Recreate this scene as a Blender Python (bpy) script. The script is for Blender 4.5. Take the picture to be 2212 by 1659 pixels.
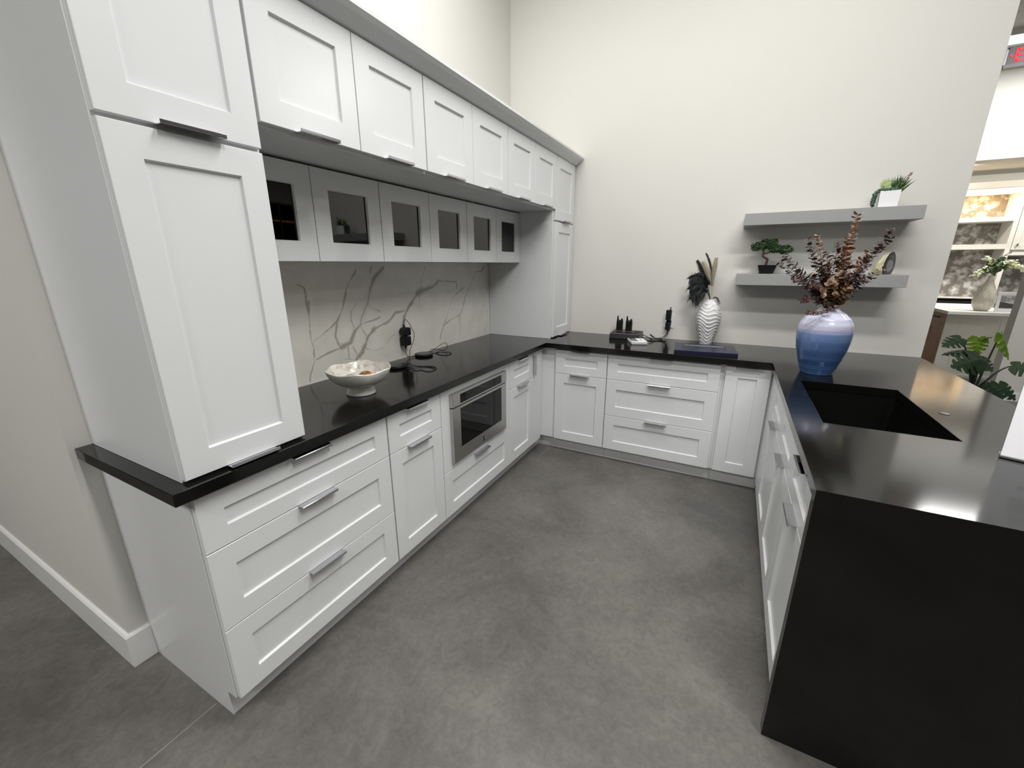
import bpy, bmesh, math, random
from mathutils import Vector, Matrix
import numpy as np

for o in list(bpy.data.objects):
    bpy.data.objects.remove(o)
SC = bpy.context.scene
COL = SC.collection
R = math.radians

# ------------------------------------------------------------------ camera
cam_d = bpy.data.cameras.new('camera')
cam_d.sensor_width = 36.0
cam_d.lens = 891.855 / 2212 * 36
cam_d.clip_start = 0.02
cam = bpy.data.objects.new('camera', cam_d)
COL.objects.link(cam)
cam.location = (1.28684, -0.48976, 1.50391)
cam.rotation_euler = (R(73.8554), R(0.14706), R(27.7974))
SC.camera = cam

# ------------------------------------------------------------------ world, exposure
W = bpy.data.worlds.new('world')
W.use_nodes = True
W.node_tree.nodes['Background'].inputs[0].default_value = (0.80, 0.82, 0.85, 1)
W.node_tree.nodes['Background'].inputs[1].default_value = 0.10
SC.world = W
SC.view_settings.view_transform = 'Standard'
SC.view_settings.look = 'None'
SC.view_settings.exposure = 0.0
SC.view_settings.gamma = 1.0
SC.view_settings.use_curve_mapping = False

# ------------------------------------------------------------------ lights of the showroom (long ceiling fixtures)
CEIL = 4.00
LIGHTS = []


def ceiling_lamp(x, y, power, lx=1.2, ly=0.22, color=(1.0, 0.985, 0.965)):
    d = bpy.data.lights.new('ceiling_lamp', 'AREA')
    d.shape = 'RECTANGLE'
    d.size = lx
    d.size_y = ly
    d.energy = power
    d.color = color
    o = bpy.data.objects.new('ceiling_lamp', d)
    COL.objects.link(o)
    o.location = (x, y, CEIL - 0.085)
    LIGHTS.append((x, y, lx, ly))


for lx_, ly_, p_ in ((2.6, -0.10, 68), (1.5, 1.0, 54), (0.2, 1.5, 30), (1.8, 2.4, 4),
                     (-1.5, -2.8, 80), (1.2, -3.4, 78), (4.2, 7.1, 46), (5.8, 7.1, 46), (4.4, 4.4, 80)):
    ceiling_lamp(lx_, ly_, p_)


# ------------------------------------------------------------------ materials
def srgb(r, g, b):
    def f(c):
        c /= 255.0
        return c / 12.92 if c <= 0.04045 else ((c + 0.055) / 1.055) ** 2.4
    return (f(r), f(g), f(b), 1.0)


def mat(name, col, rough=0.5, metal=0.0, spec=0.5, coat=0.0, coat_rough=0.1):
    m = bpy.data.materials.new(name)
    m.use_nodes = True
    b = m.node_tree.nodes['Principled BSDF']
    b.inputs['Base Color'].default_value = col if len(col) == 4 else (*col, 1)
    b.inputs['Roughness'].default_value = rough
    b.inputs['Metallic'].default_value = metal
    b.inputs['Specular IOR Level'].default_value = spec
    b.inputs['Coat Weight'].default_value = coat
    b.inputs['Coat Roughness'].default_value = coat_rough
    return m


def nodes(m):
    nt = m.node_tree
    return nt, nt.nodes, nt.links, nt.nodes['Principled BSDF']


def add_noise(m, scale, lo, hi, detail=4.0, rough=0.6, coords='Object', stretch=None, dist=0.0):
    """mix two colours of the thing's own surface with a noise texture"""
    nt, N, L, b = nodes(m)
    tc = N.new('ShaderNodeTexCoord')
    mp = N.new('ShaderNodeMapping')
    if stretch:
        mp.inputs['Scale'].default_value = stretch
    nz = N.new('ShaderNodeTexNoise')
    nz.inputs['Scale'].default_value = scale
    nz.inputs['Detail'].default_value = detail
    nz.inputs['Roughness'].default_value = rough
    nz.inputs['Distortion'].default_value = dist
    cr = N.new('ShaderNodeValToRGB')
    cr.color_ramp.elements[0].position = 0.3
    cr.color_ramp.elements[1].position = 0.7
    cr.color_ramp.elements[0].color = lo
    cr.color_ramp.elements[1].color = hi
    L.new(tc.outputs[coords], mp.inputs['Vector'])
    L.new(mp.outputs['Vector'], nz.inputs['Vector'])
    L.new(nz.outputs['Fac'], cr.inputs['Fac'])
    L.new(cr.outputs['Color'], b.inputs['Base Color'])
    return nz, cr


def add_bump(m, scale, strength, dist=0.002, detail=3.0, coords='Object', stretch=None):
    nt, N, L, b = nodes(m)
    tc = N.new('ShaderNodeTexCoord')
    mp = N.new('ShaderNodeMapping')
    if stretch:
        mp.inputs['Scale'].default_value = stretch
    nz = N.new('ShaderNodeTexNoise')
    nz.inputs['Scale'].default_value = scale
    nz.inputs['Detail'].default_value = detail
    bp = N.new('ShaderNodeBump')
    bp.inputs['Strength'].default_value = strength
    bp.inputs['Distance'].default_value = dist
    L.new(tc.outputs[coords], mp.inputs['Vector'])
    L.new(mp.outputs['Vector'], nz.inputs['Vector'])
    L.new(nz.outputs['Fac'], bp.inputs['Height'])
    L.new(bp.outputs['Normal'], b.inputs['Normal'])


M = {}
M['wall'] = mat('wall_paint', srgb(213, 212, 206), 0.75, spec=0.25)
add_bump(M['wall'], 260, 0.10, 0.001)
M['ceiling'] = mat('ceiling_paint', srgb(225, 224, 220), 0.9)
M['trim'] = mat('white_trim_paint', srgb(232, 232, 230), 0.35)
M['cab'] = mat('white_cabinet_lacquer', srgb(222, 224, 225), 0.28, spec=0.45)
M['toe'] = mat('toe_kick_white', srgb(215, 216, 216), 0.4)
M['shelf'] = mat('grey_shelf_lacquer', srgb(152, 153, 153), 0.45)
M['chrome'] = mat('polished_chrome', (0.60, 0.60, 0.63, 1), 0.12, metal=1.0)
M['steel'] = mat('brushed_steel', (0.50, 0.49, 0.47, 1), 0.30, metal=1.0)
add_bump(M['steel'], 60, 0.06, 0.0006, stretch=(1, 0.4, 40))
M['black_glass'] = mat('black_glass', (0.003, 0.003, 0.0035, 1), 0.04, spec=0.28)
M['black'] = mat('matt_black_plastic', (0.006, 0.006, 0.007, 1), 0.45, spec=0.3)
M['black_gloss'] = mat('satin_black_plastic', (0.010, 0.010, 0.011, 1), 0.28, spec=0.4)
M['sink'] = mat('black_composite_sink', (0.003, 0.003, 0.0028, 1), 0.4, spec=0.25)
M['white_plastic'] = mat('white_plastic', srgb(235, 235, 238), 0.35)
M['grey_screen'] = mat('grey_screen', srgb(92, 94, 96), 0.15)
M['porcelain'] = mat('white_porcelain', srgb(226, 224, 218), 0.12, spec=0.5)
M['white_ceramic'] = mat('white_matt_ceramic', srgb(228, 228, 228), 0.5)
M['navy'] = mat('navy_lacquer', srgb(28, 33, 58), 0.33)
M['cream_panel'] = mat('painted_display_panel', srgb(220, 219, 212), 0.4)
M['disc'] = mat('grey_cap', srgb(74, 72, 70), 0.35)
M['dark_wood'] = mat('dark_wood', srgb(44, 28, 18), 0.5)
M['black_hole'] = mat('dark_gap', (0.004, 0.004, 0.004, 1), 0.8, spec=0.1)

# quartz worktop: near black, polished
M['quartz'] = mat('dark_grey_quartz', srgb(14, 14, 12), 0.11, spec=0.38)
add_noise(M['quartz'], 420, srgb(12, 12, 10), srgb(18, 18, 16), detail=2)

# polished concrete floor with soft mottling
m = M['floor'] = mat('polished_concrete', srgb(112, 110, 107), 0.36, spec=0.42)
nt, N, L, b = nodes(m)
tc = N.new('ShaderNodeTexCoord')
n1 = N.new('ShaderNodeTexNoise'); n1.inputs['Scale'].default_value = 1.7; n1.inputs['Detail'].default_value = 8; n1.inputs['Roughness'].default_value = 0.62; n1.inputs['Distortion'].default_value = 0.5
n2 = N.new('ShaderNodeTexNoise'); n2.inputs['Scale'].default_value = 26; n2.inputs['Detail'].default_value = 6; n2.inputs['Roughness'].default_value = 0.7; n2.inputs['Distortion'].default_value = 1.2
r1 = N.new('ShaderNodeValToRGB')
r1.color_ramp.elements[0].position = 0.30; r1.color_ramp.elements[0].color = srgb(83, 81, 78)
r1.color_ramp.elements[1].position = 0.72; r1.color_ramp.elements[1].color = srgb(116, 114, 109)
mx = N.new('ShaderNodeMix'); mx.data_type = 'RGBA'; mx.blend_type = 'OVERLAY'; mx.inputs[0].default_value = 0.38
r2 = N.new('ShaderNodeValToRGB')
r2.color_ramp.elements[0].position = 0.35; r2.color_ramp.elements[0].color = (0.3, 0.3, 0.3, 1)
r2.color_ramp.elements[1].position = 0.68; r2.color_ramp.elements[1].color = (0.72, 0.71, 0.70, 1)
# pale scratches
vo = N.new('ShaderNodeTexNoise'); vo.inputs['Scale'].default_value = 7; vo.inputs['Detail'].default_value = 10; vo.inputs['Roughness'].default_value = 0.75; vo.inputs['Distortion'].default_value = 2.5
r3 = N.new('ShaderNodeValToRGB')
r3.color_ramp.elements[0].position = 0.66; r3.color_ramp.elements[0].color = (0, 0, 0, 1)
r3.color_ramp.elements[1].position = 0.80; r3.color_ramp.elements[1].color = (0.35, 0.35, 0.35, 1)
mx2 = N.new('ShaderNodeMix'); mx2.data_type = 'RGBA'; mx2.blend_type = 'MIX'
L.new(tc.outputs['Object'], n1.inputs['Vector']); L.new(tc.outputs['Object'], n2.inputs['Vector']); L.new(tc.outputs['Object'], vo.inputs['Vector'])
L.new(n1.outputs['Fac'], r1.inputs['Fac']); L.new(n2.outputs['Fac'], r2.inputs['Fac']); L.new(vo.outputs['Fac'], r3.inputs['Fac'])
L.new(r1.outputs['Color'], mx.inputs[6]); L.new(r2.outputs['Color'], mx.inputs[7])
L.new(mx.outputs[2], mx2.inputs[6]); mx2.inputs[7].default_value = srgb(142, 139, 133)
L.new(r3.outputs['Color'], mx2.inputs[0])
L.new(mx2.outputs[2], b.inputs['Base Color'])
rr = N.new('ShaderNodeMapRange'); rr.inputs[3].default_value = 0.30; rr.inputs[4].default_value = 0.46
L.new(n1.outputs['Fac'], rr.inputs[0]); L.new(rr.outputs[0], b.inputs['Roughness'])
M['joint'] = mat('floor_joint_filler', srgb(134, 131, 126), 0.5)

# marble backsplash: veins come from the slab's own colour attribute
m = M['marble'] = mat('veined_marble', srgb(214, 211, 202), 0.22, spec=0.5)
nt, N, L, b = nodes(m)
at = N.new('ShaderNodeAttribute'); at.attribute_name = 'vein'
tc = N.new('ShaderNodeTexCoord')
nz = N.new('ShaderNodeTexNoise'); nz.inputs['Scale'].default_value = 9; nz.inputs['Detail'].default_value = 8
cr = N.new('ShaderNodeValToRGB')
cr.color_ramp.elements[0].position = 0.35; cr.color_ramp.elements[0].color = srgb(232, 230, 223)
cr.color_ramp.elements[1].position = 0.75; cr.color_ramp.elements[1].color = srgb(220, 217, 209)
mx = N.new('ShaderNodeMix'); mx.data_type = 'RGBA'
mx.inputs[7].default_value = srgb(146, 140, 128)
L.new(tc.outputs['Object'], nz.inputs['Vector']); L.new(nz.outputs['Fac'], cr.inputs['Fac'])
L.new(cr.outputs['Color'], mx.inputs[6]); L.new(at.outputs['Fac'], mx.inputs[0]); L.new(mx.outputs[2], b.inputs['Base Color'])

# tinted glass of the wall cabinets
m = M['tinted'] = bpy.data.materials.new('dark_tinted_glass')
m.use_nodes = True
nt = m.node_tree; N = nt.nodes; L = nt.links
N.remove(N['Principled BSDF'])
gl = N.new('ShaderNodeBsdfGlossy'); gl.inputs['Roughness'].default_value = 0.01
tr = N.new('ShaderNodeBsdfTransparent'); tr.inputs['Color'].default_value = (0.03, 0.03, 0.03, 1)
fr = N.new('ShaderNodeFresnel'); fr.inputs['IOR'].default_value = 1.75
mxs = N.new('ShaderNodeMixShader')
L.new(fr.outputs[0], mxs.inputs[0]); L.new(tr.outputs[0], mxs.inputs[1]); L.new(gl.outputs[0], mxs.inputs[2])
L.new(mxs.outputs[0], N['Material Output'].inputs['Surface'])
# clear acrylic
m = M['acrylic'] = bpy.data.materials.new('clear_acrylic')
m.use_nodes = True
nt = m.node_tree; N = nt.nodes; L = nt.links
N.remove(N['Principled BSDF'])
gl = N.new('ShaderNodeBsdfGlossy'); gl.inputs['Roughness'].default_value = 0.03
tr = N.new('ShaderNodeBsdfTransparent'); tr.inputs['Color'].default_value = (0.93, 0.94, 0.94, 1)
fr = N.new('ShaderNodeFresnel'); fr.inputs['IOR'].default_value = 1.49
mxs = N.new('ShaderNodeMixShader')
L.new(fr.outputs[0], mxs.inputs[0]); L.new(tr.outputs[0], mxs.inputs[1]); L.new(gl.outputs[0], mxs.inputs[2])
L.new(mxs.outputs[0], N['Material Output'].inputs['Surface'])

# blue glazed vase: bands along its height (object z)
m = M['blue_glaze'] = mat('blue_lavender_glaze', srgb(70, 100, 150), 0.10, spec=0.55)
nt, N, L, b = nodes(m)
tc = N.new('ShaderNodeTexCoord'); sp = N.new('ShaderNodeSeparateXYZ')
nz = N.new('ShaderNodeTexNoise'); nz.inputs['Scale'].default_value = 6; nz.inputs['Detail'].default_value = 6
mp = N.new('ShaderNodeMapping'); mp.inputs['Scale'].default_value = (0.7, 0.7, 28)
ma = N.new('ShaderNodeMath'); ma.operation = 'MULTIPLY_ADD'; ma.inputs[1].default_value = 0.035
cr = N.new('ShaderNodeValToRGB')
el = cr.color_ramp.elements
el[0].position = 0.0; el[0].color = srgb(66, 98, 146)
el[1].position = 1.0; el[1].color = srgb(204, 206, 226)
for p_, c_ in ((0.20, (58, 86, 132)), (0.42, (72, 100, 146)), (0.60, (104, 128, 172)), (0.655, (124, 142, 182)), (0.68, (158, 158, 186)), (0.72, (186, 186, 208)), (0.80, (196, 198, 220))):
    e = el.new(p_); e.color = srgb(*c_)
mr = N.new('ShaderNodeMapRange'); mr.inputs[1].default_value = 0.0175; mr.inputs[2].default_value = 0.3775
L.new(tc.outputs['Object'], sp.inputs[0]); L.new(tc.outputs['Object'], mp.inputs[0]); L.new(mp.outputs[0], nz.inputs['Vector'])
L.new(nz.outputs['Fac'], ma.inputs[0]); L.new(sp.outputs['Z'], ma.inputs[2]); L.new(ma.outputs[0], mr.inputs[0]); L.new(mr.outputs[0], cr.inputs['Fac'])
L.new(cr.outputs['Color'], b.inputs['Base Color'])

# foliage, wood, stone
M['euc_dark'] = mat('burgundy_leaf', srgb(58, 38, 36), 0.5)
add_noise(M['euc_dark'], 30, srgb(42, 28, 28), srgb(92, 66, 60))
M['euc_copper'] = mat('copper_leaf', srgb(150, 104, 76), 0.45)
add_noise(M['euc_copper'], 30, srgb(112, 76, 58), srgb(190, 150, 118))
M['euc_tan'] = mat('tan_leaf', srgb(96, 70, 54), 0.42)
add_noise(M['euc_tan'], 30, srgb(62, 42, 34), srgb(150, 118, 88))
M['twig'] = mat('brown_twig', srgb(104, 76, 60), 0.6)
M['bonsai_leaf'] = mat('bonsai_leaf', srgb(38, 66, 34), 0.5)
add_noise(M['bonsai_leaf'], 40, srgb(22, 40, 20), srgb(64, 100, 50))
M['bark'] = mat('bonsai_bark', srgb(62, 38, 28), 0.7)
add_bump(M['bark'], 60, 0.6, 0.004)
M['green_dark'] = mat('dark_succulent', srgb(46, 72, 52), 0.45)
add_noise(M['green_dark'], 40, srgb(34, 54, 38), srgb(84, 116, 88))
M['green_mid'] = mat('grass_green', srgb(54, 84, 36), 0.45)
add_noise(M['green_mid'], 50, srgb(36, 62, 30), srgb(80, 108, 48))
M['green_pale'] = mat('pale_lettuce_green', srgb(176, 192, 138), 0.5)
M['pink_dry'] = mat('dusty_pink_sprig', srgb(150, 116, 112), 0.6)
M['monstera'] = mat('monstera_green', srgb(46, 66, 44), 0.6, spec=0.12)
add_noise(M['monstera'], 5, srgb(26, 40, 27), srgb(44, 64, 40))
M['monstera_light'] = mat('monstera_young_green', srgb(104, 140, 36), 0.6, spec=0.15)
add_noise(M['monstera_light'], 6, srgb(72, 104, 24), srgb(104, 134, 38))
M['stem_green'] = mat('dark_stem', srgb(54, 62, 50), 0.45)
M['feather_black'] = mat('black_feather', srgb(18, 24, 24), 0.65)
M['pampas'] = mat('cream_pampas', srgb(232, 224, 204), 0.9)
M['flower_white'] = mat('white_petal', srgb(228, 232, 196), 0.6)
M['agate_face'] = mat('polished_agate', srgb(70, 68, 66), 0.18)
M['agate_rind'] = mat('agate_rind', srgb(188, 180, 148), 0.85)
add_noise(M['agate_rind'], 30, srgb(150, 140, 108), srgb(214, 208, 178), detail=6)
add_bump(M['agate_rind'], 35, 0.8, 0.01)
nt, N, L, b = nodes(M['agate_face'])
tc = N.new('ShaderNodeTexCoord')
wv = N.new('ShaderNodeTexWave'); wv.wave_type = 'RINGS'; wv.rings_direction = 'SPHERICAL'; wv.inputs['Scale'].default_value = 7; wv.inputs['Distortion'].default_value = 3.5; wv.inputs['Detail'].default_value = 3; wv.inputs['Detail Scale'].default_value = 1.5
mp = N.new('ShaderNodeMapping'); mp.inputs['Location'].default_value = (0.0, -0.0, -0.05)
gd = N.new('ShaderNodeTexGradient'); gd.gradient_type = 'SPHERICAL'
mp2 = N.new('ShaderNodeMapping'); mp2.inputs['Scale'].default_value = (17, 17, 14)
cr = N.new('ShaderNodeValToRGB')
cr.color_ramp.elements[0].position = 0.05; cr.color_ramp.elements[0].color = srgb(52, 50, 48)
cr.color_ramp.elements[1].position = 0.55; cr.color_ramp.elements[1].color = srgb(148, 148, 150)
mm = N.new('ShaderNodeMath'); mm.operation = 'MULTIPLY'
mm2 = N.new('ShaderNodeMath'); mm2.operation = 'ADD'; mm2.inputs[1].default_value = 0.35
L.new(tc.outputs['Object'], mp.inputs[0]); L.new(mp.outputs[0], wv.inputs[0]); L.new(mp.outputs[0], mp2.inputs[0]); L.new(mp2.outputs[0], gd.inputs[0])
L.new(wv.outputs['Fac'], mm2.inputs[0]); L.new(mm2.outputs[0], mm.inputs[0]); L.new(gd.outputs['Fac'], mm.inputs[1]); L.new(mm.outputs[0], cr.inputs['Fac']); L.new(cr.outputs['Color'], b.inputs['Base Color'])
M['brown_ball'] = mat('brown_polished_shell', srgb(150, 104, 58), 0.25)
add_noise(M['brown_ball'], 14, srgb(84, 48, 26), srgb(196, 146, 84), detail=3, dist=2.0)
M['wood'] = mat('warm_oak', srgb(126, 82, 42), 0.45)
add_noise(M['wood'], 5, srgb(132, 86, 44), srgb(176, 124, 70), detail=5, stretch=(6, 6, 0.7))
M['mosaic'] = mat('marble_mosaic', srgb(170, 168, 164), 0.35)
nt, N, L, b = nodes(M['mosaic'])
tc = N.new('ShaderNodeTexCoord')
mp = N.new('ShaderNodeMapping')
vz = N.new('ShaderNodeTexVoronoi'); vz.inputs['Scale'].default_value = 8.5
nz = N.new('ShaderNodeTexNoise'); nz.inputs['Scale'].default_value = 22; nz.inputs['Detail'].default_value = 6
mm = N.new('ShaderNodeMath'); mm.operation = 'MULTIPLY_ADD'; mm.inputs[1].default_value = 0.75
cr = N.new('ShaderNodeValToRGB')
cr.color_ramp.elements[0].position = 0.55; cr.color_ramp.elements[0].color = srgb(206, 204, 200)
cr.color_ramp.elements[1].position = 1.0; cr.color_ramp.elements[1].color = srgb(116, 110, 102)
L.new(tc.outputs['Object'], mp.inputs[0]); L.new(mp.outputs[0], vz.inputs['Vector']); L.new(mp.outputs[0], nz.inputs['Vector'])
L.new(vz.outputs['Distance'], mm.inputs[0]); L.new(nz.outputs['Fac'], mm.inputs[2]); L.new(mm.outputs[0], cr.inputs['Fac']); L.new(cr.outputs['Color'], b.inputs['Base Color'])
M['pearl'] = mat('mother_of_pearl', srgb(206, 200, 186), 0.2)
add_noise(M['pearl'], 60, srgb(184, 176, 160), srgb(224, 220, 208), detail=4)
# mother of pearl lining of the bowl
M['pearl_cells'] = mat('pearl_mosaic_lining', srgb(214, 210, 198), 0.16)
nt, N, L, b = nodes(M['pearl_cells'])
tc = N.new('ShaderNodeTexCoord')
vz = N.new('ShaderNodeTexVoronoi'); vz.inputs['Scale'].default_value = 48
vd = N.new('ShaderNodeTexVoronoi'); vd.inputs['Scale'].default_value = 48; vd.feature = 'DISTANCE_TO_EDGE'
hs = N.new('ShaderNodeValToRGB')
hs.color_ramp.elements[0].color = srgb(196, 190, 176); hs.color_ramp.elements[1].color = srgb(232, 230, 222)
sr = N.new('ShaderNodeSeparateColor')
ed = N.new('ShaderNodeValToRGB'); ed.color_ramp.elements[0].position = 0.02; ed.color_ramp.elements[1].position = 0.09
ed.color_ramp.elements[0].color = (1, 1, 1, 1); ed.color_ramp.elements[1].color = (0, 0, 0, 1)
mx = N.new('ShaderNodeMix'); mx.data_type = 'RGBA'; mx.inputs[7].default_value = srgb(224, 222, 212)
L.new(tc.outputs['Object'], vz.inputs['Vector']); L.new(tc.outputs['Object'], vd.inputs['Vector'])
L.new(vz.outputs['Color'], sr.inputs[0]); L.new(sr.outputs[0], hs.inputs['Fac']); L.new(vd.outputs['Distance'], ed.inputs['Fac'])
L.new(hs.outputs['Color'], mx.inputs[6]); L.new(ed.outputs['Color'], mx.inputs[0]); L.new(mx.outputs[2], b.inputs['Base Color'])


def emit(name, col, s):
    m = bpy.data.materials.new(name)
    m.use_nodes = True
    b = m.node_tree.nodes['Principled BSDF']
    b.inputs['Base Color'].default_value = (0.02, 0.02, 0.02, 1)
    b.inputs['Emission Color'].default_value = col
    b.inputs['Emission Strength'].default_value = s
    return m


M['lamp_white'] = emit('lamp_diffuser', (1, 0.98, 0.95, 1), 3.0)
M['exit_red'] = emit('exit_letter_red', (1.0, 0.03, 0.06, 1), 1.1)
M['warm_led'] = emit('warm_led_strip', (1.0, 0.68, 0.36, 1), 6.0)
M['paper'] = mat('printed_paper', srgb(238, 238, 242), 0.6)
M['print_grey'] = mat('faint_grey_print', srgb(198, 200, 204), 0.6)


# ------------------------------------------------------------------ mesh helper
class MB:
    def __init__(self):
        self.v, self.f, self.s, self.m = [], [], [], []

    def add(self, verts, faces, smooth=False, mi=0):
        k = len(self.v)
        self.v += [tuple(p) for p in verts]
        for f in faces:
            self.f.append([k + i for i in f]); self.s.append(smooth); self.m.append(mi)
        return self

    def box(self, x0, x1, y0, y1, z0, z1, mi=0):
        vs = [(x, y, z) for z in (z0, z1) for y in (y0, y1) for x in (x0, x1)]
        return self.add(vs, [(0, 2, 3, 1), (4, 5, 7, 6), (0, 1, 5, 4), (2, 6, 7, 3), (0, 4, 6, 2), (1, 3, 7, 5)], mi=mi)

    def hexa(self, bottom, top, mi=0):
        n = len(bottom)
        fs = [tuple(range(n))[::-1], tuple(range(n, 2 * n))]
        fs += [(i, (i + 1) % n, n + (i + 1) % n, n + i) for i in range(n)]
        return self.add(list(bottom) + list(top), fs, mi=mi)

    def tube(self, pts, r, seg=8, cap=True, smooth=True, mi=0):
        pts = [Vector(p) for p in pts]
        n = len(pts)
        rs = r if isinstance(r, (list, tuple)) else [r] * n
        vs = []
        up = Vector((0.13, 0.21, 0.97))
        for i, p in enumerate(pts):
            t = (pts[min(i + 1, n - 1)] - pts[max(i - 1, 0)])
            if t.length < 1e-9:
                t = Vector((0, 0, 1))
            t.normalize()
            a = t.cross(up)
            if a.length < 0.05:
                a = t.cross(Vector((1, 0, 0)))
            a.normalize(); bb = t.cross(a)
            up = bb.cross(t) * -1 if False else up
            for k in range(seg):
                an = 2 * math.pi * k / seg
                vs.append(p + (a * math.cos(an) + bb * math.sin(an)) * rs[i])
        fs = []
        for i in range(n - 1):
            for k in range(seg):
                fs.append((i * seg + k, i * seg + (k + 1) % seg, (i + 1) * seg + (k + 1) % seg, (i + 1) * seg + k))
        if cap:
            fs.append(tuple(range(seg))[::-1]); fs.append(tuple((n - 1) * seg + k for k in range(seg)))
        return self.add(vs, fs, smooth, mi)

    def lathe(self, prof, c, seg=64, fn=None, smooth=True, close=True, mi=0):
        vs, fs = [], []
        n = len(prof)
        for i, (r, z) in enumerate(prof):
            for k in range(seg):
                a = 2 * math.pi * k / seg
                dr, dz = fn(i, r, z, a) if fn else (0, 0)
                vs.append((c[0] + (r + dr) * math.cos(a), c[1] + (r + dr) * math.sin(a), c[2] + z + dz))
        for i in range(n - 1):
            for k in range(seg):
                fs.append((i * seg + k, i * seg + (k + 1) % seg, (i + 1) * seg + (k + 1) % seg, (i + 1) * seg + k))
        self.add(vs, fs, smooth, mi)
        if close:
            k0 = len(self.v) - n * seg
            self.f.append([k0 + k for k in range(seg)][::-1]); self.s.append(False); self.m.append(mi)
            self.f.append([k0 + (n - 1) * seg + k for k in range(seg)]); self.s.append(False); self.m.append(mi)
        return self

    def build(self, name, material, parent=None, at=None, bevel=0.0, seg=1, label=None, recalc=True):
        org = Vector(at) if at is not None else (parent_loc(parent) if parent else Vector((0, 0, 0)))
        me = bpy.data.meshes.new(name)
        me.from_pydata([(x - org.x, y - org.y, z - org.z) for x, y, z in self.v], [], self.f)
        me.polygons.foreach_set('use_smooth', self.s)
        me.polygons.foreach_set('material_index', self.m)
        for mt in (material if isinstance(material, (list, tuple)) else [material]):
            me.materials.append(mt)
        if recalc:
            bm = bmesh.new(); bm.from_mesh(me)
            bmesh.ops.recalc_face_normals(bm, faces=bm.faces)
            bm.to_mesh(me); bm.free()
        me.update()
        o = bpy.data.objects.new(name, me)
        COL.objects.link(o)
        if parent:
            o.parent = parent
            o.location = org - parent_loc(parent)
        else:
            o.location = org
        if bevel:
            md = o.modifiers.new('bevel', 'BEVEL')
            md.width = bevel; md.segments = seg; md.limit_method = 'ANGLE'; md.angle_limit = R(40)
        if label:
            o['label'] = label
        return o


def parent_loc(o):
    p = Vector((0, 0, 0))
    while o is not None:
        p += o.location
        o = o.parent
    return p


def tag(o, label, cat, group=None, kind=None):
    o['label'] = label; o['category'] = cat
    if group:
        o['group'] = group
    if kind:
        o['kind'] = kind
    return o


def thing(name, label, cat, loc, group=None):
    o = bpy.data.objects.new(name, None)
    o.empty_display_size = 0.05
    COL.objects.link(o)
    o.location = loc
    return tag(o, label, cat, group)


def struct(mb, name, material, at=(0, 0, 0), **k):
    o = mb.build(name, material, at=at, **k)
    o['kind'] = 'structure'
    return o


# ------------------------------------------------------------------ the setting
XW, YW = -0.608, 3.090       # left wall face, back wall face
XE = 2.418                   # end of the back wall and outer edge of the peninsula
CT, CB = 0.914, 0.876        # worktop top and underside
struct(MB().box(-12, 10, -8, 11, -0.1, 0.0), 'floor', M['floor'])
struct(MB().box(-12, 10, -8, 11, CEIL, CEIL + 0.1), 'ceiling', M['ceiling'])
struct(MB().box(XW - 0.14, XW, -0.067, YW + 0.13, 0, CEIL), 'wall_left', M['wall'])
struct(MB().box(-12, XW - 0.14, -0.067, 0.07, 0, CEIL), 'wall_front', M['wall'])
struct(MB().box(XW, XE, YW, YW + 0.13, 0, CEIL), 'wall_back', M['wall'])
struct(MB().box(-12, 10, 9.62, 9.74, 0, CEIL), 'wall_far', M['wall'])
struct(MB().box(9.9, 10, -8, 9.62, 0, CEIL), 'wall_right', M['wall'])
struct(MB().box(-12, 10, -8, -7.9, 0, CEIL), 'wall_behind', M['wall'])
struct(MB().box(4.05, 6.2, 6.10, 6.24, 0, 2.62), 'wall_stub', M['wall'])
struct(MB().box(3.2, 6.6, 8.0, 9.37, 2.845, CEIL), 'wall_header', M['wall'])
bb = MB().box(-12, XW + 0.015, -0.082, -0.067, 0, 0.135).box(XW, XW + 0.015, -0.067, -0.0045, 0, 0.135)
bb.hexa([(-12, -0.082, 0.135), (XW + 0.015, -0.082, 0.135), (XW + 0.015, -0.067, 0.135), (-12, -0.067, 0.135)],
        [(-12, -0.076, 0.143), (XW + 0.009, -0.076, 0.143), (XW + 0.009, -0.067, 0.143), (-12, -0.067, 0.143)])
bb.hexa([(XW, -0.067, 0.135), (XW + 0.015, -0.067, 0.135), (XW + 0.015, -0.0045, 0.135), (XW, -0.0045, 0.135)],
        [(XW, -0.067, 0.143), (XW + 0.009, -0.067, 0.143), (XW + 0.009, -0.0045, 0.143), (XW, -0.0045, 0.143)])
struct(bb, 'baseboard_left', M['trim'])
struct(MB().box(4.05, 6.2, 6.085, 6.10, 0, 0.09), 'baseboard_stub', M['trim'])
jt = MB().box(-0.165, -0.1605, -1.4, -0.012, 0.0, 0.0006).box(0.045, 0.049, 2.32, 2.56, 0.0, 0.0006)
struct(jt, 'trim_1', M['joint'])

for i, (x, y, lx, ly) in enumerate(LIGHTS):
    t = thing('ceiling_light', 'long slim white ceiling light fixture above the showroom floor', 'ceiling light', (x, y, CEIL), 'ceiling lights over the showroom')
    MB().box(x - lx / 2 - .02, x + lx / 2 + .02, y - ly / 2 - .02, y + ly / 2 + .02, CEIL - 0.06, CEIL - 0.001).build('housing', M['trim'], t)
    MB().box(x - lx / 2, x + lx / 2, y - ly / 2, y + ly / 2, CEIL - 0.075, CEIL - 0.0605).build('diffuser', M['lamp_white'], t)

# ------------------------------------------------------------------ cabinet parts
YB, XP = 2.497, 1.566        # door faces of the back run and of the peninsula
FL = lambda u, v, n: (n, u, v)
FB = lambda u, v, n: (u, YB - n, v)
FP = lambda u, v, n: (XP - n, u, v)
FG = lambda u, v, n: (-0.290 + n, u, v)


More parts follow.
